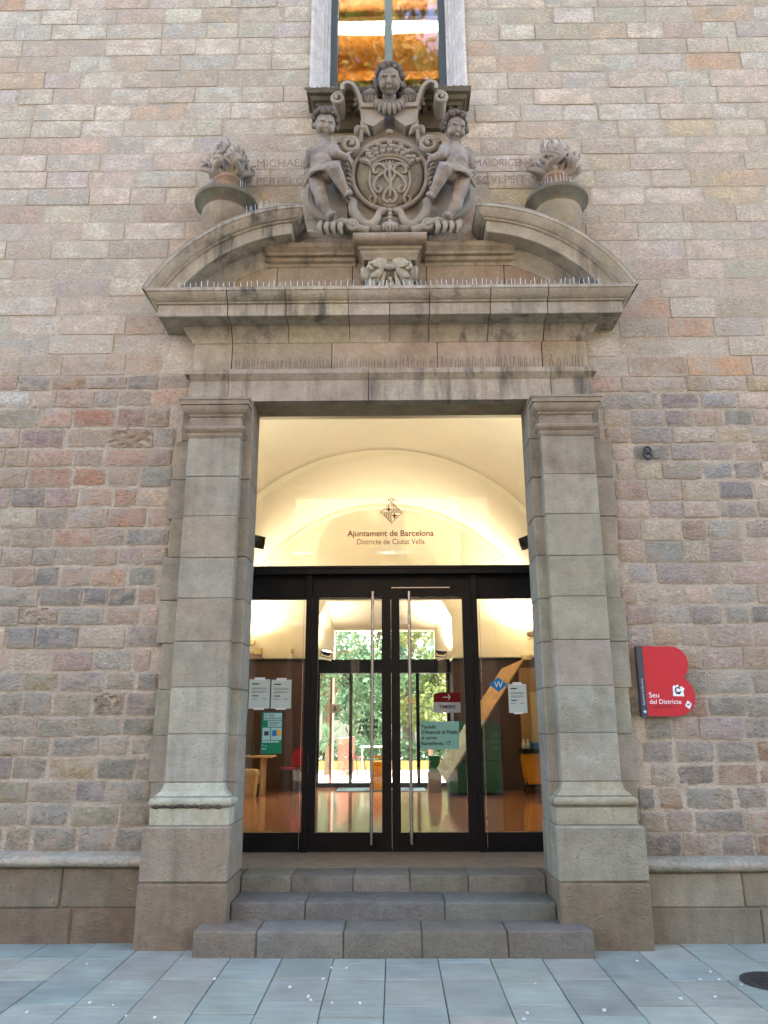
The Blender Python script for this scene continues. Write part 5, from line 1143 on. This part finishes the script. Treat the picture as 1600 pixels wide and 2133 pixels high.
chair('lobby_chair', -1.86, 8.55, F, R(-28), 'red plastic chair with thin black legs by the desk')
# wet floor sign
wf = empty('wet_floor_sign', (-0.305, 9.2, F), 'yellow folding wet floor sign before the rear door', 'sign')
for sy, tl in ((-1, 0.10), (1, -0.10)):
    mb = MB(); pts_o = [(-0.16, 0.0), (0.16, 0.0), (0.13, 0.60), (0.11, 0.63), (-0.11, 0.63), (-0.13, 0.60)]; ins_ = [(-0.085, 0.53), (0.085, 0.53), (0.082, 0.595), (-0.082, 0.595)]
    def q(x, z, d=0.0): return (-0.305 + x, 9.2 + sy * (0.14 - 0.14 * z / 0.63) + d, F + z)
    def ring_(d): return [q(*p_, d) for p_ in pts_o], [q(*p_, d) for p_ in ins_]
    o1, i1 = ring_(0.0); o2, i2 = ring_(0.012)
    for (oo, ii) in ((o1, i1), (o2, i2)):
        mb.add([oo[0], oo[1], ii[1], ii[0]], [(0, 1, 2, 3)]); mb.add([oo[1], oo[2], ii[2], ii[1]], [(0, 1, 2, 3)]); mb.add([oo[2], oo[3], oo[4], oo[5], ii[3], ii[2]], [(0, 1, 2, 3, 4, 5)]); mb.add([oo[5], oo[0], ii[0], ii[3]], [(0, 1, 2, 3)])
    mb.sweep([o1 + o1[:1], o2 + o2[:1]], False, False); mb.sweep([i1 + i1[:1], i2 + i2[:1]], False, False); mb.build('leaf', 'yellow', wf)
mb = MB(); tri = [(-0.075, 0.26), (0.075, 0.26), (0.0, 0.40), (-0.075, 0.26)]
def qf(x, z): return (-0.305 + x, 9.2 - (0.14 - 0.14 * z / 0.63) - 0.004, F + z)
mb.tube([qf(*p_) for p_ in tri], 0.007, 5); mb.tube([qf(-0.02, 0.28), qf(0.01, 0.32), qf(0.0, 0.36)], 0.008, 5); mb.tube([qf(0.01, 0.32), qf(0.04, 0.29)], 0.007, 5)
for zz in (0.46, 0.485, 0.20, 0.175): mb.tube([qf(-0.06, zz), qf(0.06, zz)], 0.005, 4)
mb.build('warning_print', 'orange', wf)
# pedestal with green box
pd = empty('grey_pedestal', (0.78, 8.7, F), 'grey square pedestal bin beside the green kiosk', 'pedestal'); mb = MB(); mb.cbox(0.655, 0.905, 8.58, 8.82, F, 0.775, 0.006, 0); mb.build('body', 'greycard', pd)
mb = MB(); mb.box(0.645, 0.915, 8.57, 8.83, 0.775, 0.788); mb.build('lid', 'greycard', pd)
gb = empty('green_box', (0.78, 8.7, 0.79), 'dark green box with a white handle on the grey pedestal', 'box'); mb = MB(); mb.cbox(0.675, 0.885, 8.6, 8.8, 0.789, 1.085, 0.01, 0); mb.build('body', 'darkgreen', gb)
mb = MB(); mb.tube([(0.70, 8.59, 0.90), (0.675, 8.575, 0.90), (0.675, 8.575, 0.98), (0.70, 8.59, 0.98)], 0.012, 6); mb.build('handle', 'white', gb)
# green kiosk with reversed lettering
ks = empty('green_kiosk', (1.46, 8.0, F), 'dark green lobby kiosk with reversed pale lettering', 'kiosk')
mb = MB(); mb.plate([(1.0, F + 0.06), (1.93, F + 0.06), (1.93, 1.66)] + [(1.90 - 0.05 * (1 - math.cos(a)), 1.66 + 0.05 * math.sin(a)) for a in [R(30), R(60), R(90)]] + [(1.20, 1.71), (1.12, 1.70), (1.0, 1.25)], 7.80, 8.35); mb.build('body', 'darkgreen', ks)
mb = MB(); mb.box(1.0, 1.93, 7.84, 8.33, F, F + 0.06); mb.build('plinth', 'black', ks)
mb = MB(); mb.box(0.997, 1.933, 7.796, 8.354, 1.02, 1.03); mb.build('seam', 'black', ks)
M['palegreen'] = plain('pale_green_print', C(70, 150, 120), 0.6, 0, 0.3, 0.05)
for tx, z_ in (('ider', 1.43), ('rcelo', 1.315), ('teja', 1.20)): fit_text('lettering', tx, 'palegreen', ks, 1.93, z_, 0.085, None, 7.793, mirror=True)
# leaning board
bdp = [P15(913, 1598, 7.72), P15(933, 1627, 7.45), P15(1091, 1374, 7.25), P15(1046, 1394, 7.6)]
bd = empty('leaning_board', tuple(bdp[0]), 'long chipboard panel wrapped in plastic leaning on the green kiosk', 'board')
M['chip'] = plain('chipboard', C(214, 172, 120), 0.7, 0, 0.2, 0.28, 9.0, 0.3, 40); M['wrap'] = plain('crumpled_plastic_film', C(170, 194, 200), 0.2, 0, 0.6, 0.3, 7.0, 0.8, 14)
def lerp4(t): return bdp[0].lerp(bdp[3], t), bdp[1].lerp(bdp[2], t)
nrm = (bdp[1] - bdp[0]).cross(bdp[3] - bdp[0]).normalized() * 0.018
def slab(nm, mat, t0, t1, off, n=6):
    mb = MB(); top, bot = [], []; rr = random.Random(4)
    for i in range(n + 1):
        a, b_ = lerp4(t0 + (t1 - t0) * i / n); e = nrm * off; jit = Vector((rr.uniform(-1, 1), 0, rr.uniform(-1, 1))) * (0.008 if off else 0)
        top.append([a + nrm + e + jit, b_ + nrm + e + jit]); bot.append([a - nrm - e + jit, b_ - nrm - e + jit])
    mb.sweep([[t_[0], t_[1], u_[1], u_[0]] for t_, u_ in zip(top, bot)]); return mb.build(nm, mat, bd)
slab('panel', 'chip', 0.0, 1.0, 0.0); slab('plastic_wrap', 'wrap', -0.01, 0.50, 0.35, 12)
# cleaning cart on the right
ct = empty('cleaning_cart', (2.62, 8.4, F), 'cleaning cart with a yellow bag and black wheels at the right wall', 'cart')
mb = MB(); mb.sweep([[(2.62 + a * wx, 8.4 + b_ * 0.22, z) for a, b_ in ((-1, -1), (1, -1), (1, 1), (-1, 1))] for z, wx in ((0.60, 0.16), (0.75, 0.185), (1.02, 0.21), (1.13, 0.20))]); mb.build('bag', 'yellow', ct, angle=50)
mb = MB(); mb.box(2.39, 2.86, 8.15, 8.65, 1.13, 1.21); mb.build('tray', 'black', ct)
mb = MB(); mb.box(2.42, 2.84, 8.18, 8.62, 0.55, 0.585); mb.build('deck', 'black', ct)
for x in (2.45, 2.80):
    for y in (8.22, 8.58):
        mb = MB(); mb.tube([(x - 0.02, y, F + 0.06), (x + 0.02, y, F + 0.06)], 0.06, 12); mb.build('wheel', 'black', ct)
        mb = MB(); mb.tube([(x, y, F + 0.06), (x, y, 1.14)], 0.012, 6); mb.build('post', 'black', ct)
for i, x in enumerate((2.20, 2.28)):
    bo = empty('spray_bottle', (x + 0.1, 8.25, 1.21), ['white cleaning bottle on the outer end of the cart tray', 'white cleaning bottle beside the blue box on the cart'][i], 'bottle'); mb = MB(); mb.lathe([(0.035, 1.211), (0.036, 1.30), (0.02, 1.33), (0.014, 1.36)], (x + 0.22, 8.25, 0), 12); mb.build('body', 'white', bo, smooth=True)
    mb = MB(); mb.lathe([(0.016, 1.36), (0.016, 1.385)], (x + 0.22, 8.25, 0), 10); mb.build('cap', 'white', bo)
mb = MB(); mb.cbox(2.56, 2.76, 8.2, 8.4, 1.212, 1.32, 0.004, 0); tag(mb.build('blue_box', 'blue'), 'small blue box on the cleaning cart tray', 'box')
mp = empty('mop', (2.80, 8.30, 1.22), 'thin black mop handle standing in the cleaning cart', 'mop'); mb = MB(); mb.tube([(2.70, 8.35, 0.65), (2.93, 8.45, 1.95)], 0.012, 6); mb.build('handle', 'black', mp)
cb_ = empty('wall_cabinet', (2.75, 8.85, F), 'tall pale brown cabinet against the back wall', 'cabinet'); M['tan'] = plain('tan_laminate', C(170, 134, 88), 0.5, 0, 0.4, 0.08)
mb = MB(); mb.box(2.50, 3.02, 8.70, 8.97, F, 2.72); mb.build('carcass', 'tan', cb_); mb = MB(); mb.box(2.66, 3.015, 8.685, 8.70, F + 0.05, 2.25); mb.build('door', 'beige', cb_)
# small boxes on the back wall
for i, (xa, ya, xb, yb) in enumerate(((532, 1351, 547, 1364), (515, 1357, 528, 1364), (518, 1334, 531, 1343), (606, 1352, 613, 1360), (1086, 1365, 1107, 1375))):
    a, b_ = P15(xa, ya, 8.97), P15(xb, yb, 8.97); mb = MB(); mb.cbox(a.x, b_.x, 8.90 if i else 8.88, 9.0, b_.z, a.z, 0.005, 0)
    tag(mb.build('junction_box', 'beige'), ['cream junction box with a cable above the left ledge', 'small cream box at the edge of the left jamb', 'upper cream box at the edge of the left jamb', 'small square wall socket above the left ledge', 'cream emergency light box above the right ledge'][i], 'box')
mb = MB(); p1 = P15(543, 1364, 8.93); mb.tube([p1, p1 + Vector((0.02, 0, -0.06)), p1 + Vector((0.08, 0, -0.10))], 0.008, 5); tag(mb.build('cable', 'brown'), 'dark cable hanging under the cream junction box', 'cable')

# ------------------------------------------------------------------ floodlights (lit)
WARM = (1.0, 0.92, 0.80)
def flood(label, pos, aim, watts, size=0.22, body='black', blend=R(130)):
    pos, aim = Vector(pos), Vector(aim); d = (aim - pos).normalized(); root = empty('floodlight', tuple(pos), label, 'lamp')
    u = d.cross(Vector((0, 1, 0.2))).normalized(); w_ = d.cross(u)
    mb = MB(); q = lambda a, b_, c: pos + u * a + w_ * b_ + d * c
    mb.sweep([[q(s1 * r, s2 * r * 0.7, c) for s1, s2 in ((-1, -1), (1, -1), (1, 1), (-1, 1))] for c, r in ((-0.07, size * 0.22), (-0.05, size * 0.34), (0.0, size * 0.5), (0.012, size * 0.5))]); mb.build('housing', body, root)
    mb = MB(); mb.add([q(s1 * size * 0.42, s2 * size * 0.29, 0.0135) for s1, s2 in ((-1, -1), (1, -1), (1, 1), (-1, 1))], [(0, 1, 2, 3)]); mb.build('lens', 'lens', root)
    mb = MB(); mb.tube([q(-size * 0.5, 0, -0.01), q(-size * 0.5, 0, -0.11), q(size * 0.5, 0, -0.11), q(size * 0.5, 0, -0.01)], 0.01, 5); mb.build('bracket', body, root)
    L = bpy.data.lights.new('floodlight_beam', 'AREA'); L.shape = 'RECTANGLE'; L.size = size * 0.8; L.size_y = size * 0.55; L.energy = watts; L.color = WARM; L.spread = blend
    lo = bpy.data.objects.new('floodlight_beam', L); COL.objects.link(lo); lo.parent = root; lo.rotation_euler = (-d).to_track_quat('Z', 'Y').to_euler(); lo.location = d * 0.03
M['lens'] = emit('lit_lens', (1.0, 0.86, 0.62), 2.0)
pl, pr_ = P15(531, 1122, 1.62), P15(1103, 1122, 1.62)
flood('black floodlight at the left edge of the transom', (pl.x - 0.02, 1.75, pl.z), (-1.0, 5.5, 6.6), 3.3); flood('black floodlight at the right edge of the transom', (pr_.x + 0.02, 1.75, pr_.z), (0.7, 5.5, 6.6), 3.3)
flood('black floodlight on the beam left of the garden opening', (-1.33, 9.05, 3.08), (-0.6, 8.2, 6.0), 1.2); flood('black floodlight on the beam right of the garden opening', (0.98, 9.05, 3.08), (1.15, 8.9, 4.6), 2.2)
flood('beige floodlight tilted up at the right lobby wall', (2.78, 8.55, 3.38), (2.6, 8.9, 5.2), 5.2, 0.28, 'beige'); flood('beige floodlight tilted up at the left lobby wall', (-3.0, 8.45, 3.3), (-2.7, 8.95, 5.0), 4.2, 0.28, 'beige')

# ================================================================== GARDEN TERRACE BEHIND
M['terrace'] = plain('pale_terrace_paving', C(214, 206, 192), 0.8, 0, 0.2, 0.08, 1.2)
shell('terrace', 'terrace', lambda mb: mb.box(-16, 16, 10.15, 46, -0.02, 0.41))
def leaf_mat(name, c1, c2):
    m, nt, b = new_mat(name); out = nt.nodes["Material Output"]
    oi = N(nt, "ShaderNodeNewGeometry"); n1 = noise(nt, oi.outputs['Position'], 1.3, 4); n2 = noise(nt, oi.outputs['Position'], 14, 3)
    c = mixc(nt, maprange(nt, n1, 0.35, 0.65, 0, 1), c1, c2); c = mixc(nt, maprange(nt, n2, 0.4, 0.7, 0, 0.5), c, tuple(v * 1.6 for v in c2))
    nt.links.new(c, b.inputs['Base Color']); b.inputs['Roughness'].default_value = 0.55; b.inputs['Specular IOR Level'].default_value = 0.35
    tr = N(nt, "ShaderNodeBsdfTranslucent"); nt.links.new(c, tr.inputs[0]); mx = N(nt, "ShaderNodeMixShader"); mx.inputs[0].default_value = 0.4
    nt.links.new(b.outputs[0], mx.inputs[1]); nt.links.new(tr.outputs[0], mx.inputs[2]); nt.links.new(mx.outputs[0], out.inputs[0]); return m
M['leaf_a'] = leaf_mat('cool_green_leaves', (0.07, 0.13, 0.08), (0.14, 0.23, 0.14)); M['leaf_b'] = leaf_mat('yellow_green_leaves', (0.11, 0.15, 0.05), (0.22, 0.24, 0.09)); M['leaf_c'] = leaf_mat('dark_plane_leaves', (0.05, 0.075, 0.02), (0.10, 0.12, 0.03))
M['bark'] = plain('bark', C(112, 98, 84), 0.9, 0, 0.2, 0.3, 8.0, 0.6, 30)
def leaves(name, centers, n, size, mat, parent, seed):
    """many small folded leaf faces spread through clumps"""
    q = np.random.default_rng(seed); cs = np.array([c[:3] for c in centers]); rs = np.array([c[3] for c in centers]); idx = q.integers(0, len(cs), n)
    d = q.normal(size=(n, 3)); d /= np.linalg.norm(d, axis=1)[:, None]; r = rs[idx] * q.uniform(0.25, 1.0, n) ** 0.5
    P = cs[idx] + d * r[:, None]; a = q.normal(size=(n, 3)); a /= np.linalg.norm(a, axis=1)[:, None]; b_ = np.cross(a, q.normal(size=(n, 3))); b_ /= np.linalg.norm(b_, axis=1)[:, None]
    s = size * q.uniform(0.6, 1.3, n)[:, None]
    V = np.stack([P - a * s, P + b_ * s * 0.45, P + a * s, P - b_ * s * 0.45], 1).reshape(-1, 3); off = wloc(parent); V -= np.array(off)
    me = bpy.data.meshes.new(name); me.from_pydata(V.tolist(), [], [(4 * i, 4 * i + 1, 4 * i + 2, 4 * i + 3) for i in range(n)]); me.materials.append(M[mat]); o = bpy.data.objects.new(name, me); COL.objects.link(o); o.parent = parent; return o
def tree(name, x, y, z, h, cr, label, mat, n, seed, size=0.09, low=0.35, group=None):
    q = random.Random(seed); root = empty(name, (x, y, z), label, 'tree', group); mb = MB(); mb.col = (0.16, 0.13, 0.1, 0.5); tops = []
    tz = z + h * 0.45; lean = q.uniform(-0.3, 0.3)
    mb.tube(smoothline([(x, y, z - 0.1), (x + lean * 0.3, y, z + h * 0.2), (x + lean, y, tz)], 4), [0.035 * h * (1 - 0.45 * i / 8) for i in range(9)], 9)
    for i in range(9):
        a = q.uniform(0, 6.28); e = Vector((x + lean + cr * 0.75 * math.cos(a) * q.uniform(0.4, 1), y + cr * 0.75 * math.sin(a) * q.uniform(0.4, 1), z + h * q.uniform(low + 0.1, 0.95))); s0 = Vector((x + lean * 0.8, y, z + h * q.uniform(0.3, 0.45)))
        mb.tube(smoothline([s0, s0.lerp(e, 0.5) + Vector((0, 0, 0.06 * h)), e], 4), [0.014 * h * (1 - 0.8 * k / 8) for k in range(9)], 6); tops.append(e)
    mb.build('trunk', 'bark', root, smooth=True)
    cl = [(e.x, e.y, e.z, cr * q.uniform(0.28, 0.5)) for e in tops]
    for i in range(16):
        a = q.uniform(0, 6.28); rr = cr * math.sqrt(q.random()); cl.append((x + rr * math.cos(a), y + rr * math.sin(a), z + h * q.uniform(low, 0.98), cr * q.uniform(0.18, 0.42)))
    leaves('crown', cl, n, size, mat, root, seed); return root
tree('garden_tree', -2.1, 19.5, 0.4, 6.5, 2.3, 'leafy blue-green tree at the left of the garden', 'leaf_a', 5200, 3, 0.13, 0.12); tree('garden_tree', 0.6, 23.0, 0.4, 8.0, 2.7, 'tall green tree in the middle of the garden', 'leaf_a', 6000, 4, 0.13, 0.15)
tree('garden_tree', 2.2, 19.0, 0.4, 6.8, 2.2, 'yellow-green tree at the right of the garden', 'leaf_b', 5200, 6, 0.12, 0.12); tree('garden_tree', -0.9, 27.0, 0.4, 8.5, 2.8, 'pale yellow-green tree deep in the garden', 'leaf_b', 5500, 8, 0.13, 0.15)
tree('garden_tree', 4.2, 27.0, 0.4, 9.0, 3.2, 'large dark tree at the far right of the garden', 'leaf_a', 5500, 12, 0.14, 0.12); tree('garden_tree', -4.8, 27.0, 0.4, 9.0, 3.2, 'large dark tree at the far left of the garden', 'leaf_a', 5500, 13, 0.14, 0.12)
hd = empty('garden_hedge', (0, 17.5, 0.4), 'low dark green hedge along the garden terrace', 'hedge'); leaves('foliage', [(-2.6 + 0.42 * i, 17.6, 0.85, 0.42) for i in range(15)], 3600, 0.085, 'leaf_a', hd, 5)
mb = MB(); mb.box(-3.2, 4.0, 17.0, 17.14, 0.4, 0.66); tag(mb.build('garden_kerb', 'tan'), 'low tan kerb in front of the garden hedge', 'kerb')
pa = empty('garden_palm', (-1.75, 14.6, 0.4), 'spiky pale green palm beside the left terrace railing', 'palm')
mb = MB(); mb.tube([(-1.75, 14.6, 0.4), (-1.72, 14.6, 1.15)], [0.09, 0.07], 8); mb.build('stem', 'bark', pa)
mb = MB(); q = random.Random(2)
for i in range(44):
    a = q.uniform(0, 6.28); el = q.uniform(-0.35, 1.25); L = q.uniform(0.45, 0.75); d = Vector((math.cos(a) * math.cos(el), math.sin(a) * math.cos(el), math.sin(el))); p0 = Vector((-1.72, 14.6, 1.25)); w_ = d.cross(Vector((0, 0, 1))).normalized() * 0.03
    mb.add([p0, p0 + d * L * 0.5 + w_, p0 + d * L + Vector((0, 0, -0.12)), p0 + d * L * 0.5 - w_], [(0, 1, 2, 3)])
mb.build('fronds', 'leaf_a', pa)
M['rail'] = plain('russet_iron', C(140, 92, 82), 0.6, 0, 0.3, 0.1)
for i, (xa, ya, xb, yb) in enumerate(((-1.25, 11.6, -1.10, 15.8), (0.86, 11.0, 0.95, 15.0))):
    rl = empty('terrace_railing', (xa, ya, 0.41), ['russet bar railing on the left of the terrace', 'russet bar railing on the right of the terrace'][i], 'railing')
    for zz in (0.5, 1.35): mb = MB(); mb.tube([(xa, ya, zz), (xb, yb, zz)], 0.018, 6); mb.build('rail', 'rail', rl)
    for k in range(15):
        t = k / 14; x, y = xa + (xb - xa) * t, ya + (yb - ya) * t; mb = MB(); mb.tube([(x, y, 0.41), (x, y, 1.35)], 0.012, 5); mb.build('bar', 'rail', rl)
chair('terrace_chair', -1.0, 14.2, 0.41, R(60), 'pale red chair out on the sunlit terrace', 'chairred', 1.0)
tb = empty('terrace_table', (-0.55, 14.0, 0.41), 'thin metal table on the sunlit terrace', 'table'); mb = MB(); mb.box(-0.85, -0.20, 13.7, 14.3, 1.12, 1.14); mb.build('table_top', 'white', tb)
for sx in (-0.8, -0.25):
    for y in (13.75, 14.25): mb = MB(); mb.tube([(sx, y, 0.41), (sx, y, 1.12)], 0.012, 5); mb.build('leg', 'steel', tb)
sh = empty('wooden_shutter', (-1.45, 10.5, 0.41), 'brown wooden shutter folded open outside the rear door', 'shutter'); mb = MB(); mb.box(-1.36, -1.31, 10.42, 11.0, 0.42, 2.66); mb.build('leaf', 'rail', sh)
gw = MB(); gw.box(-18, 18, 34, 34.4, 0, 5.5); tag(gw.build('garden_wall', 'render_wall'), 'pale rendered wall closing the garden behind the trees', 'wall')

# ================================================================== SQUARE BEHIND THE CAMERA (seen only as reflections)
M['plazabld'] = plain('ochre_render', C(150, 128, 104), 0.9, 0, 0.2, 0.08, 0.8)
OY = -25
ob = empty('opposite_house', (0, OY, 0), 'ochre apartment house across the square with rows of windows', 'building')
mb = MB(); mb.box(-22, 22, OY - 3, OY, 0, 17); mb.build('wall', 'plazabld', ob)
for i in range(11):
    mb = MB(); mb.box(-21 + i * 3.9, -17.5 + i * 3.9, OY - 0.1, OY + 0.06, 0, 5.2); mb.build('added_dark_panel', 'black', ob)  # added dark panels out of view, to darken reflections in the door glass
for i in range(9):
    for k in range(3):
        x = -18 + i * 4.5; z = 6.2 + k * 3.2
        mb = MB(); mb.box(x - 0.6, x + 0.6, OY, OY + 0.07, z, z + 2.0); f_ = mb.build('window', 'navy', ob); mb = MB(); mb.box(x - 0.75, x + 0.75, OY, OY + 0.2, z - 0.15, z); mb.build('sill', 'white', f_)
for i, (x, y, h, s_) in enumerate(((-3.2, -10.5, 21, 41), (2.4, -11.0, 22.5, 42), (7.5, -15.0, 18, 43))):
    tree('plane_tree', x, y, 0, h, 4.3, ['plane tree on the left of the square across from the portal', 'tall plane tree straight across from the portal', 'plane tree on the right of the square across from the portal'][i], 'leaf_c', 24000, s_, 0.18, 0.48, 'plane trees in the square')

# ================================================================== SMALL THINGS ON THE FACADE AND PAVEMENT
# letter-B sign
sg = empty('letter_b_sign', (2.28, -0.04, 1.68), 'red wall sign shaped like a letter B with a dark spine', 'sign')
xl, xr, zb, zt_ = 2.125, 2.53, 1.683, 2.256
def bout(x0, g=0.0):
    pts = [(x0, zb + g), (2.365, zb + g)]
    pts += [(2.365 + (0.163 - g) * math.cos(a), 1.846 + (0.163 - g) * math.sin(a)) for a in [R(-90) + R(138) * k / 14 for k in range(1, 15)]]
    pts += [(2.352 + (0.146 - g) * math.cos(a), 2.11 + (0.146 - g) * math.sin(a)) for a in [R(-47) + R(137) * k / 14 for k in range(15)]]
    return pts + [(x0, zt_ - g)]
mb = MB(); mb.plate(bout(xl), -0.075, -0.035); mb.build('red_panel', 'red', sg)
mb = MB(); mb.plate(bout(xl + 0.02, 0.012), -0.036, 0.0); mb.build('backing', 'navy', sg)
mb = MB(); mb.box(2.073, 2.124, -0.078, -0.01, zb - 0.004, zt_); mb.build('spine', 'navy', sg)
fit_text('lettering', 'Seu', 'white', sg, 2.145, 1.833, None, 0.082, -0.0765); fit_text('lettering', 'del Districte', 'white', sg, 2.145, 1.782, None, 0.262, -0.0765); fit_text('lettering', 'Ciutat Vella', 'darkred', sg, 2.148, 1.752, None, 0.18, -0.0765)
fit_text('lettering', 'Ajuntament de Barcelona', 'lilac', sg, 2.107, 1.77, None, 0.22, -0.0795, rot=R(90))
mb = MB(); mb.plate([(2.098, 1.705), (2.112, 1.72), (2.098, 1.735), (2.084, 1.72)], -0.081, -0.079); mb.build('emblem', 'lilac', sg)
s1 = empty('torn_sticker', (2.40, -0.077, 1.84), 'torn white sticker with a black print on the red sign', 'sticker'); mb = MB(); mb.plate([(2.345, 1.845), (2.435, 1.842), (2.432, 1.885), (2.445, 1.905), (2.42, 1.925), (2.40, 1.912), (2.39, 1.94), (2.37, 1.925), (2.36, 1.935), (2.348, 1.92)], -0.078, -0.076); mb.build('sheet', 'white', s1)
mb = MB(); mb.plate([(2.358, 1.888), (2.375, 1.862), (2.40, 1.860), (2.418, 1.886), (2.39, 1.876)], -0.0795, -0.0785); mb.tube([(2.388 + 0.02 * math.cos(a), -0.079, 1.897 + 0.018 * math.sin(a)) for a in [R(20) + R(200) * k / 8 for k in range(9)]], 0.005, 5); mb.build('print', 'ink', s1)
s2 = empty('scribbled_sticker', (2.455, -0.077, 1.74), 'small tilted white sticker with dark scribble on the red sign', 'sticker'); mb = MB(); mb.plate([(2.435, 1.768), (2.468, 1.738), (2.492, 1.78), (2.460, 1.81)], -0.078, -0.076); mb.build('sheet', 'white', s2)
mb = MB(); mb.tube(smoothline([(2.45, -0.079, 1.768), (2.458, -0.079, 1.782), (2.464, -0.079, 1.768), (2.468, -0.079, 1.782), (2.474, -0.079, 1.776), (2.476, -0.079, 1.79)], 4), 0.0022, 4); mb.build('scribble', 'ink', s2)
# iron ring
ir = empty('iron_wall_ring', (2.35, -0.02, 4.0), 'rusty iron ring fixed to the wall right of the portal', 'ring')
mb = MB(); mb.tube([(2.352 + 0.028 * math.cos(a), -0.035, 4.035 + 0.032 * math.sin(a)) for a in [6.28 * k / 14 for k in range(15)]], 0.011, 6); mb.build('eye', 'iron', ir, smooth=True)
mb = MB(); mb.tube([(2.345 + 0.034 * math.cos(a), -0.055 + 0.01 * math.sin(a), 3.975 + 0.036 * math.sin(a)) for a in [6.28 * k / 16 for k in range(17)]], 0.012, 6); mb.build('ring', 'iron', ir, smooth=True)
mb = MB(); mb.tube([(2.33, 0.02, 4.03), (2.345, -0.045, 4.03)], 0.014, 6); mb.build('spike', 'iron', ir)
# bird spikes
def spikes(label, pts, h, mat='spike', seed=1, r=0.0022):
    q = random.Random(seed); mb = MB()
    for x, y, z in pts:
        mb.tube([(x, y, z), (x + q.uniform(-0.012, 0.012), y + q.uniform(-0.015, 0.005), z + h * q.uniform(0.75, 1.1))], r, 4)
    tag(mb.build('bird_spikes', mat), label, 'bird spikes')
sq = random.Random(9); rng = lambda a, b_, st: [a + st * k + sq.uniform(-0.006, 0.006) for k in range(int((b_ - a) / st))]
spikes('row of thin steel bird spikes along the main cornice', [(x, -0.40, 5.515) for x in rng(-1.95, -0.25, 0.052) + rng(-0.22, 0.42, 0.04) + rng(0.45, 2.0, 0.045)], 0.085, 'spike', 1)
spikes('dense steel bird spikes under the carved shield', [(x, -0.22, 6.14) for x in rng(-0.70, 0.72, 0.022)], 0.15, 'spike', 2)
spikes('short row of bird spikes on the left pediment arc', [(x, -0.40, ZC + math.sqrt(1.70 ** 2 - (abs(x) - XC) ** 2)) for x in rng(-1.36, -1.03, 0.03)], 0.12, 'spike', 3)
spikes('dark bird spikes along the frieze ledge', [(x, -0.085, 4.84) for x in rng(-1.52, 1.45, 0.027) + rng(1.5, 1.86, 0.035)], 0.13, 'spikedark', 4, 0.0018)
spikes('bird spikes behind the angel head on the window sill', [(x, -0.1, 7.925) for x in rng(-0.42, -0.2, 0.04) + rng(0.24, 0.46, 0.04)], 0.16, 'spike', 5)
spikes('bird spikes on the head of the left cherub', [(x, -0.36, 7.44) for x in rng(-0.70, -0.56, 0.03)], 0.12, 'spike', 6); spikes('bird spikes on the head of the right cherub', [(x, -0.36, 7.38) for x in rng(0.60, 0.74, 0.04)], 0.12, 'spike', 7)
spikes('bird spikes round the right urn neck', [(1.655 + 0.15 * math.cos(a), -0.17 + 0.15 * math.sin(a), 6.68) for a in [R(180) + R(180) * k / 11 for k in range(12)]], 0.14, 'spike', 8); spikes('bird spikes round the left urn neck', [(-1.615 + 0.17 * math.cos(a), -0.17 + 0.17 * math.sin(a), 6.70) for a in [R(180), R(200), R(330), R(345), R(0)]], 0.14, 'spike', 10)
# wire across the window
mb = MB(); mb.tube([(-0.83, -0.10, 8.06), (0.84, -0.10, 8.06)], 0.0022, 4); tag(mb.build('bird_wire', 'spike'), 'thin steel bird wire stretched in front of the upper window', 'wire')
# manhole cover
mh = empty('manhole_cover', (2.47, -1.02, 0), 'round dark iron manhole cover at the right edge of the paving', 'manhole cover')
mb = MB(); mb.lathe([(0.20, 0.001), (0.20, 0.006), (0.17, 0.007), (0.17, 0.005), (0.0, 0.005)], (2.47, -1.02, 0), 40); mb.build('cover', 'iron', mh, angle=30)
mb = MB()
for i in range(-4, 5):
    for k in range(-4, 5):
        if i * i + k * k < 17: mb.box(2.47 + i * 0.036 - 0.012, 2.47 + i * 0.036 + 0.012, -1.02 + k * 0.036 - 0.012, -1.02 + k * 0.036 + 0.012, 0.0055, 0.009)
mb.build('stud_pattern', 'iron', mh)
# litter: small white scraps on the paving
M['scrap'] = plain('white_scrap', C(206, 204, 196), 0.8, 0, 0.2, 0.1)
def onground(px, py):
    d = _fw * F_PX + _r2 * (px - 800) + _u2 * (1066.5 - py); t = -CAM.z / d.z; return CAM + d * t
q = random.Random(77)
for k, (px, py) in enumerate(((181, 2010), (235, 2096), (187, 2091), (55, 2111), (322, 2122), (262, 2118), (447, 2041), (604, 2058), (642, 2078), (648, 2086), (722, 2018), (690, 2018), (692, 2091), (750, 2092), (674, 2041), (1327, 2004), (1116, 2051), (1259, 2107), (1498, 2042), (1459, 2042), (1545, 2053), (1489, 2078), (1099, 2112), (1418, 2081), (1091, 2125), (1480, 2026))):
    p = onground(px, py); r = q.uniform(0.005, 0.013); a0 = q.uniform(0, 6.28); mb = MB()
    ring_ = [(p.x + r * q.uniform(0.6, 1.3) * math.cos(a0 + 6.28 * j / 6), p.y + r * 1.6 * q.uniform(0.5, 1.4) * math.sin(a0 + 6.28 * j / 6), 0.006 + q.uniform(0, 0.006)) for j in range(6)]
    mb.sweep([[(x, y, 0.003) for x, y, z in ring_], ring_]); tag(mb.build('paper_scrap', 'scrap'), 'tiny white paper scrap lying on the grey paving', 'litter', 'white scraps scattered on the paving')
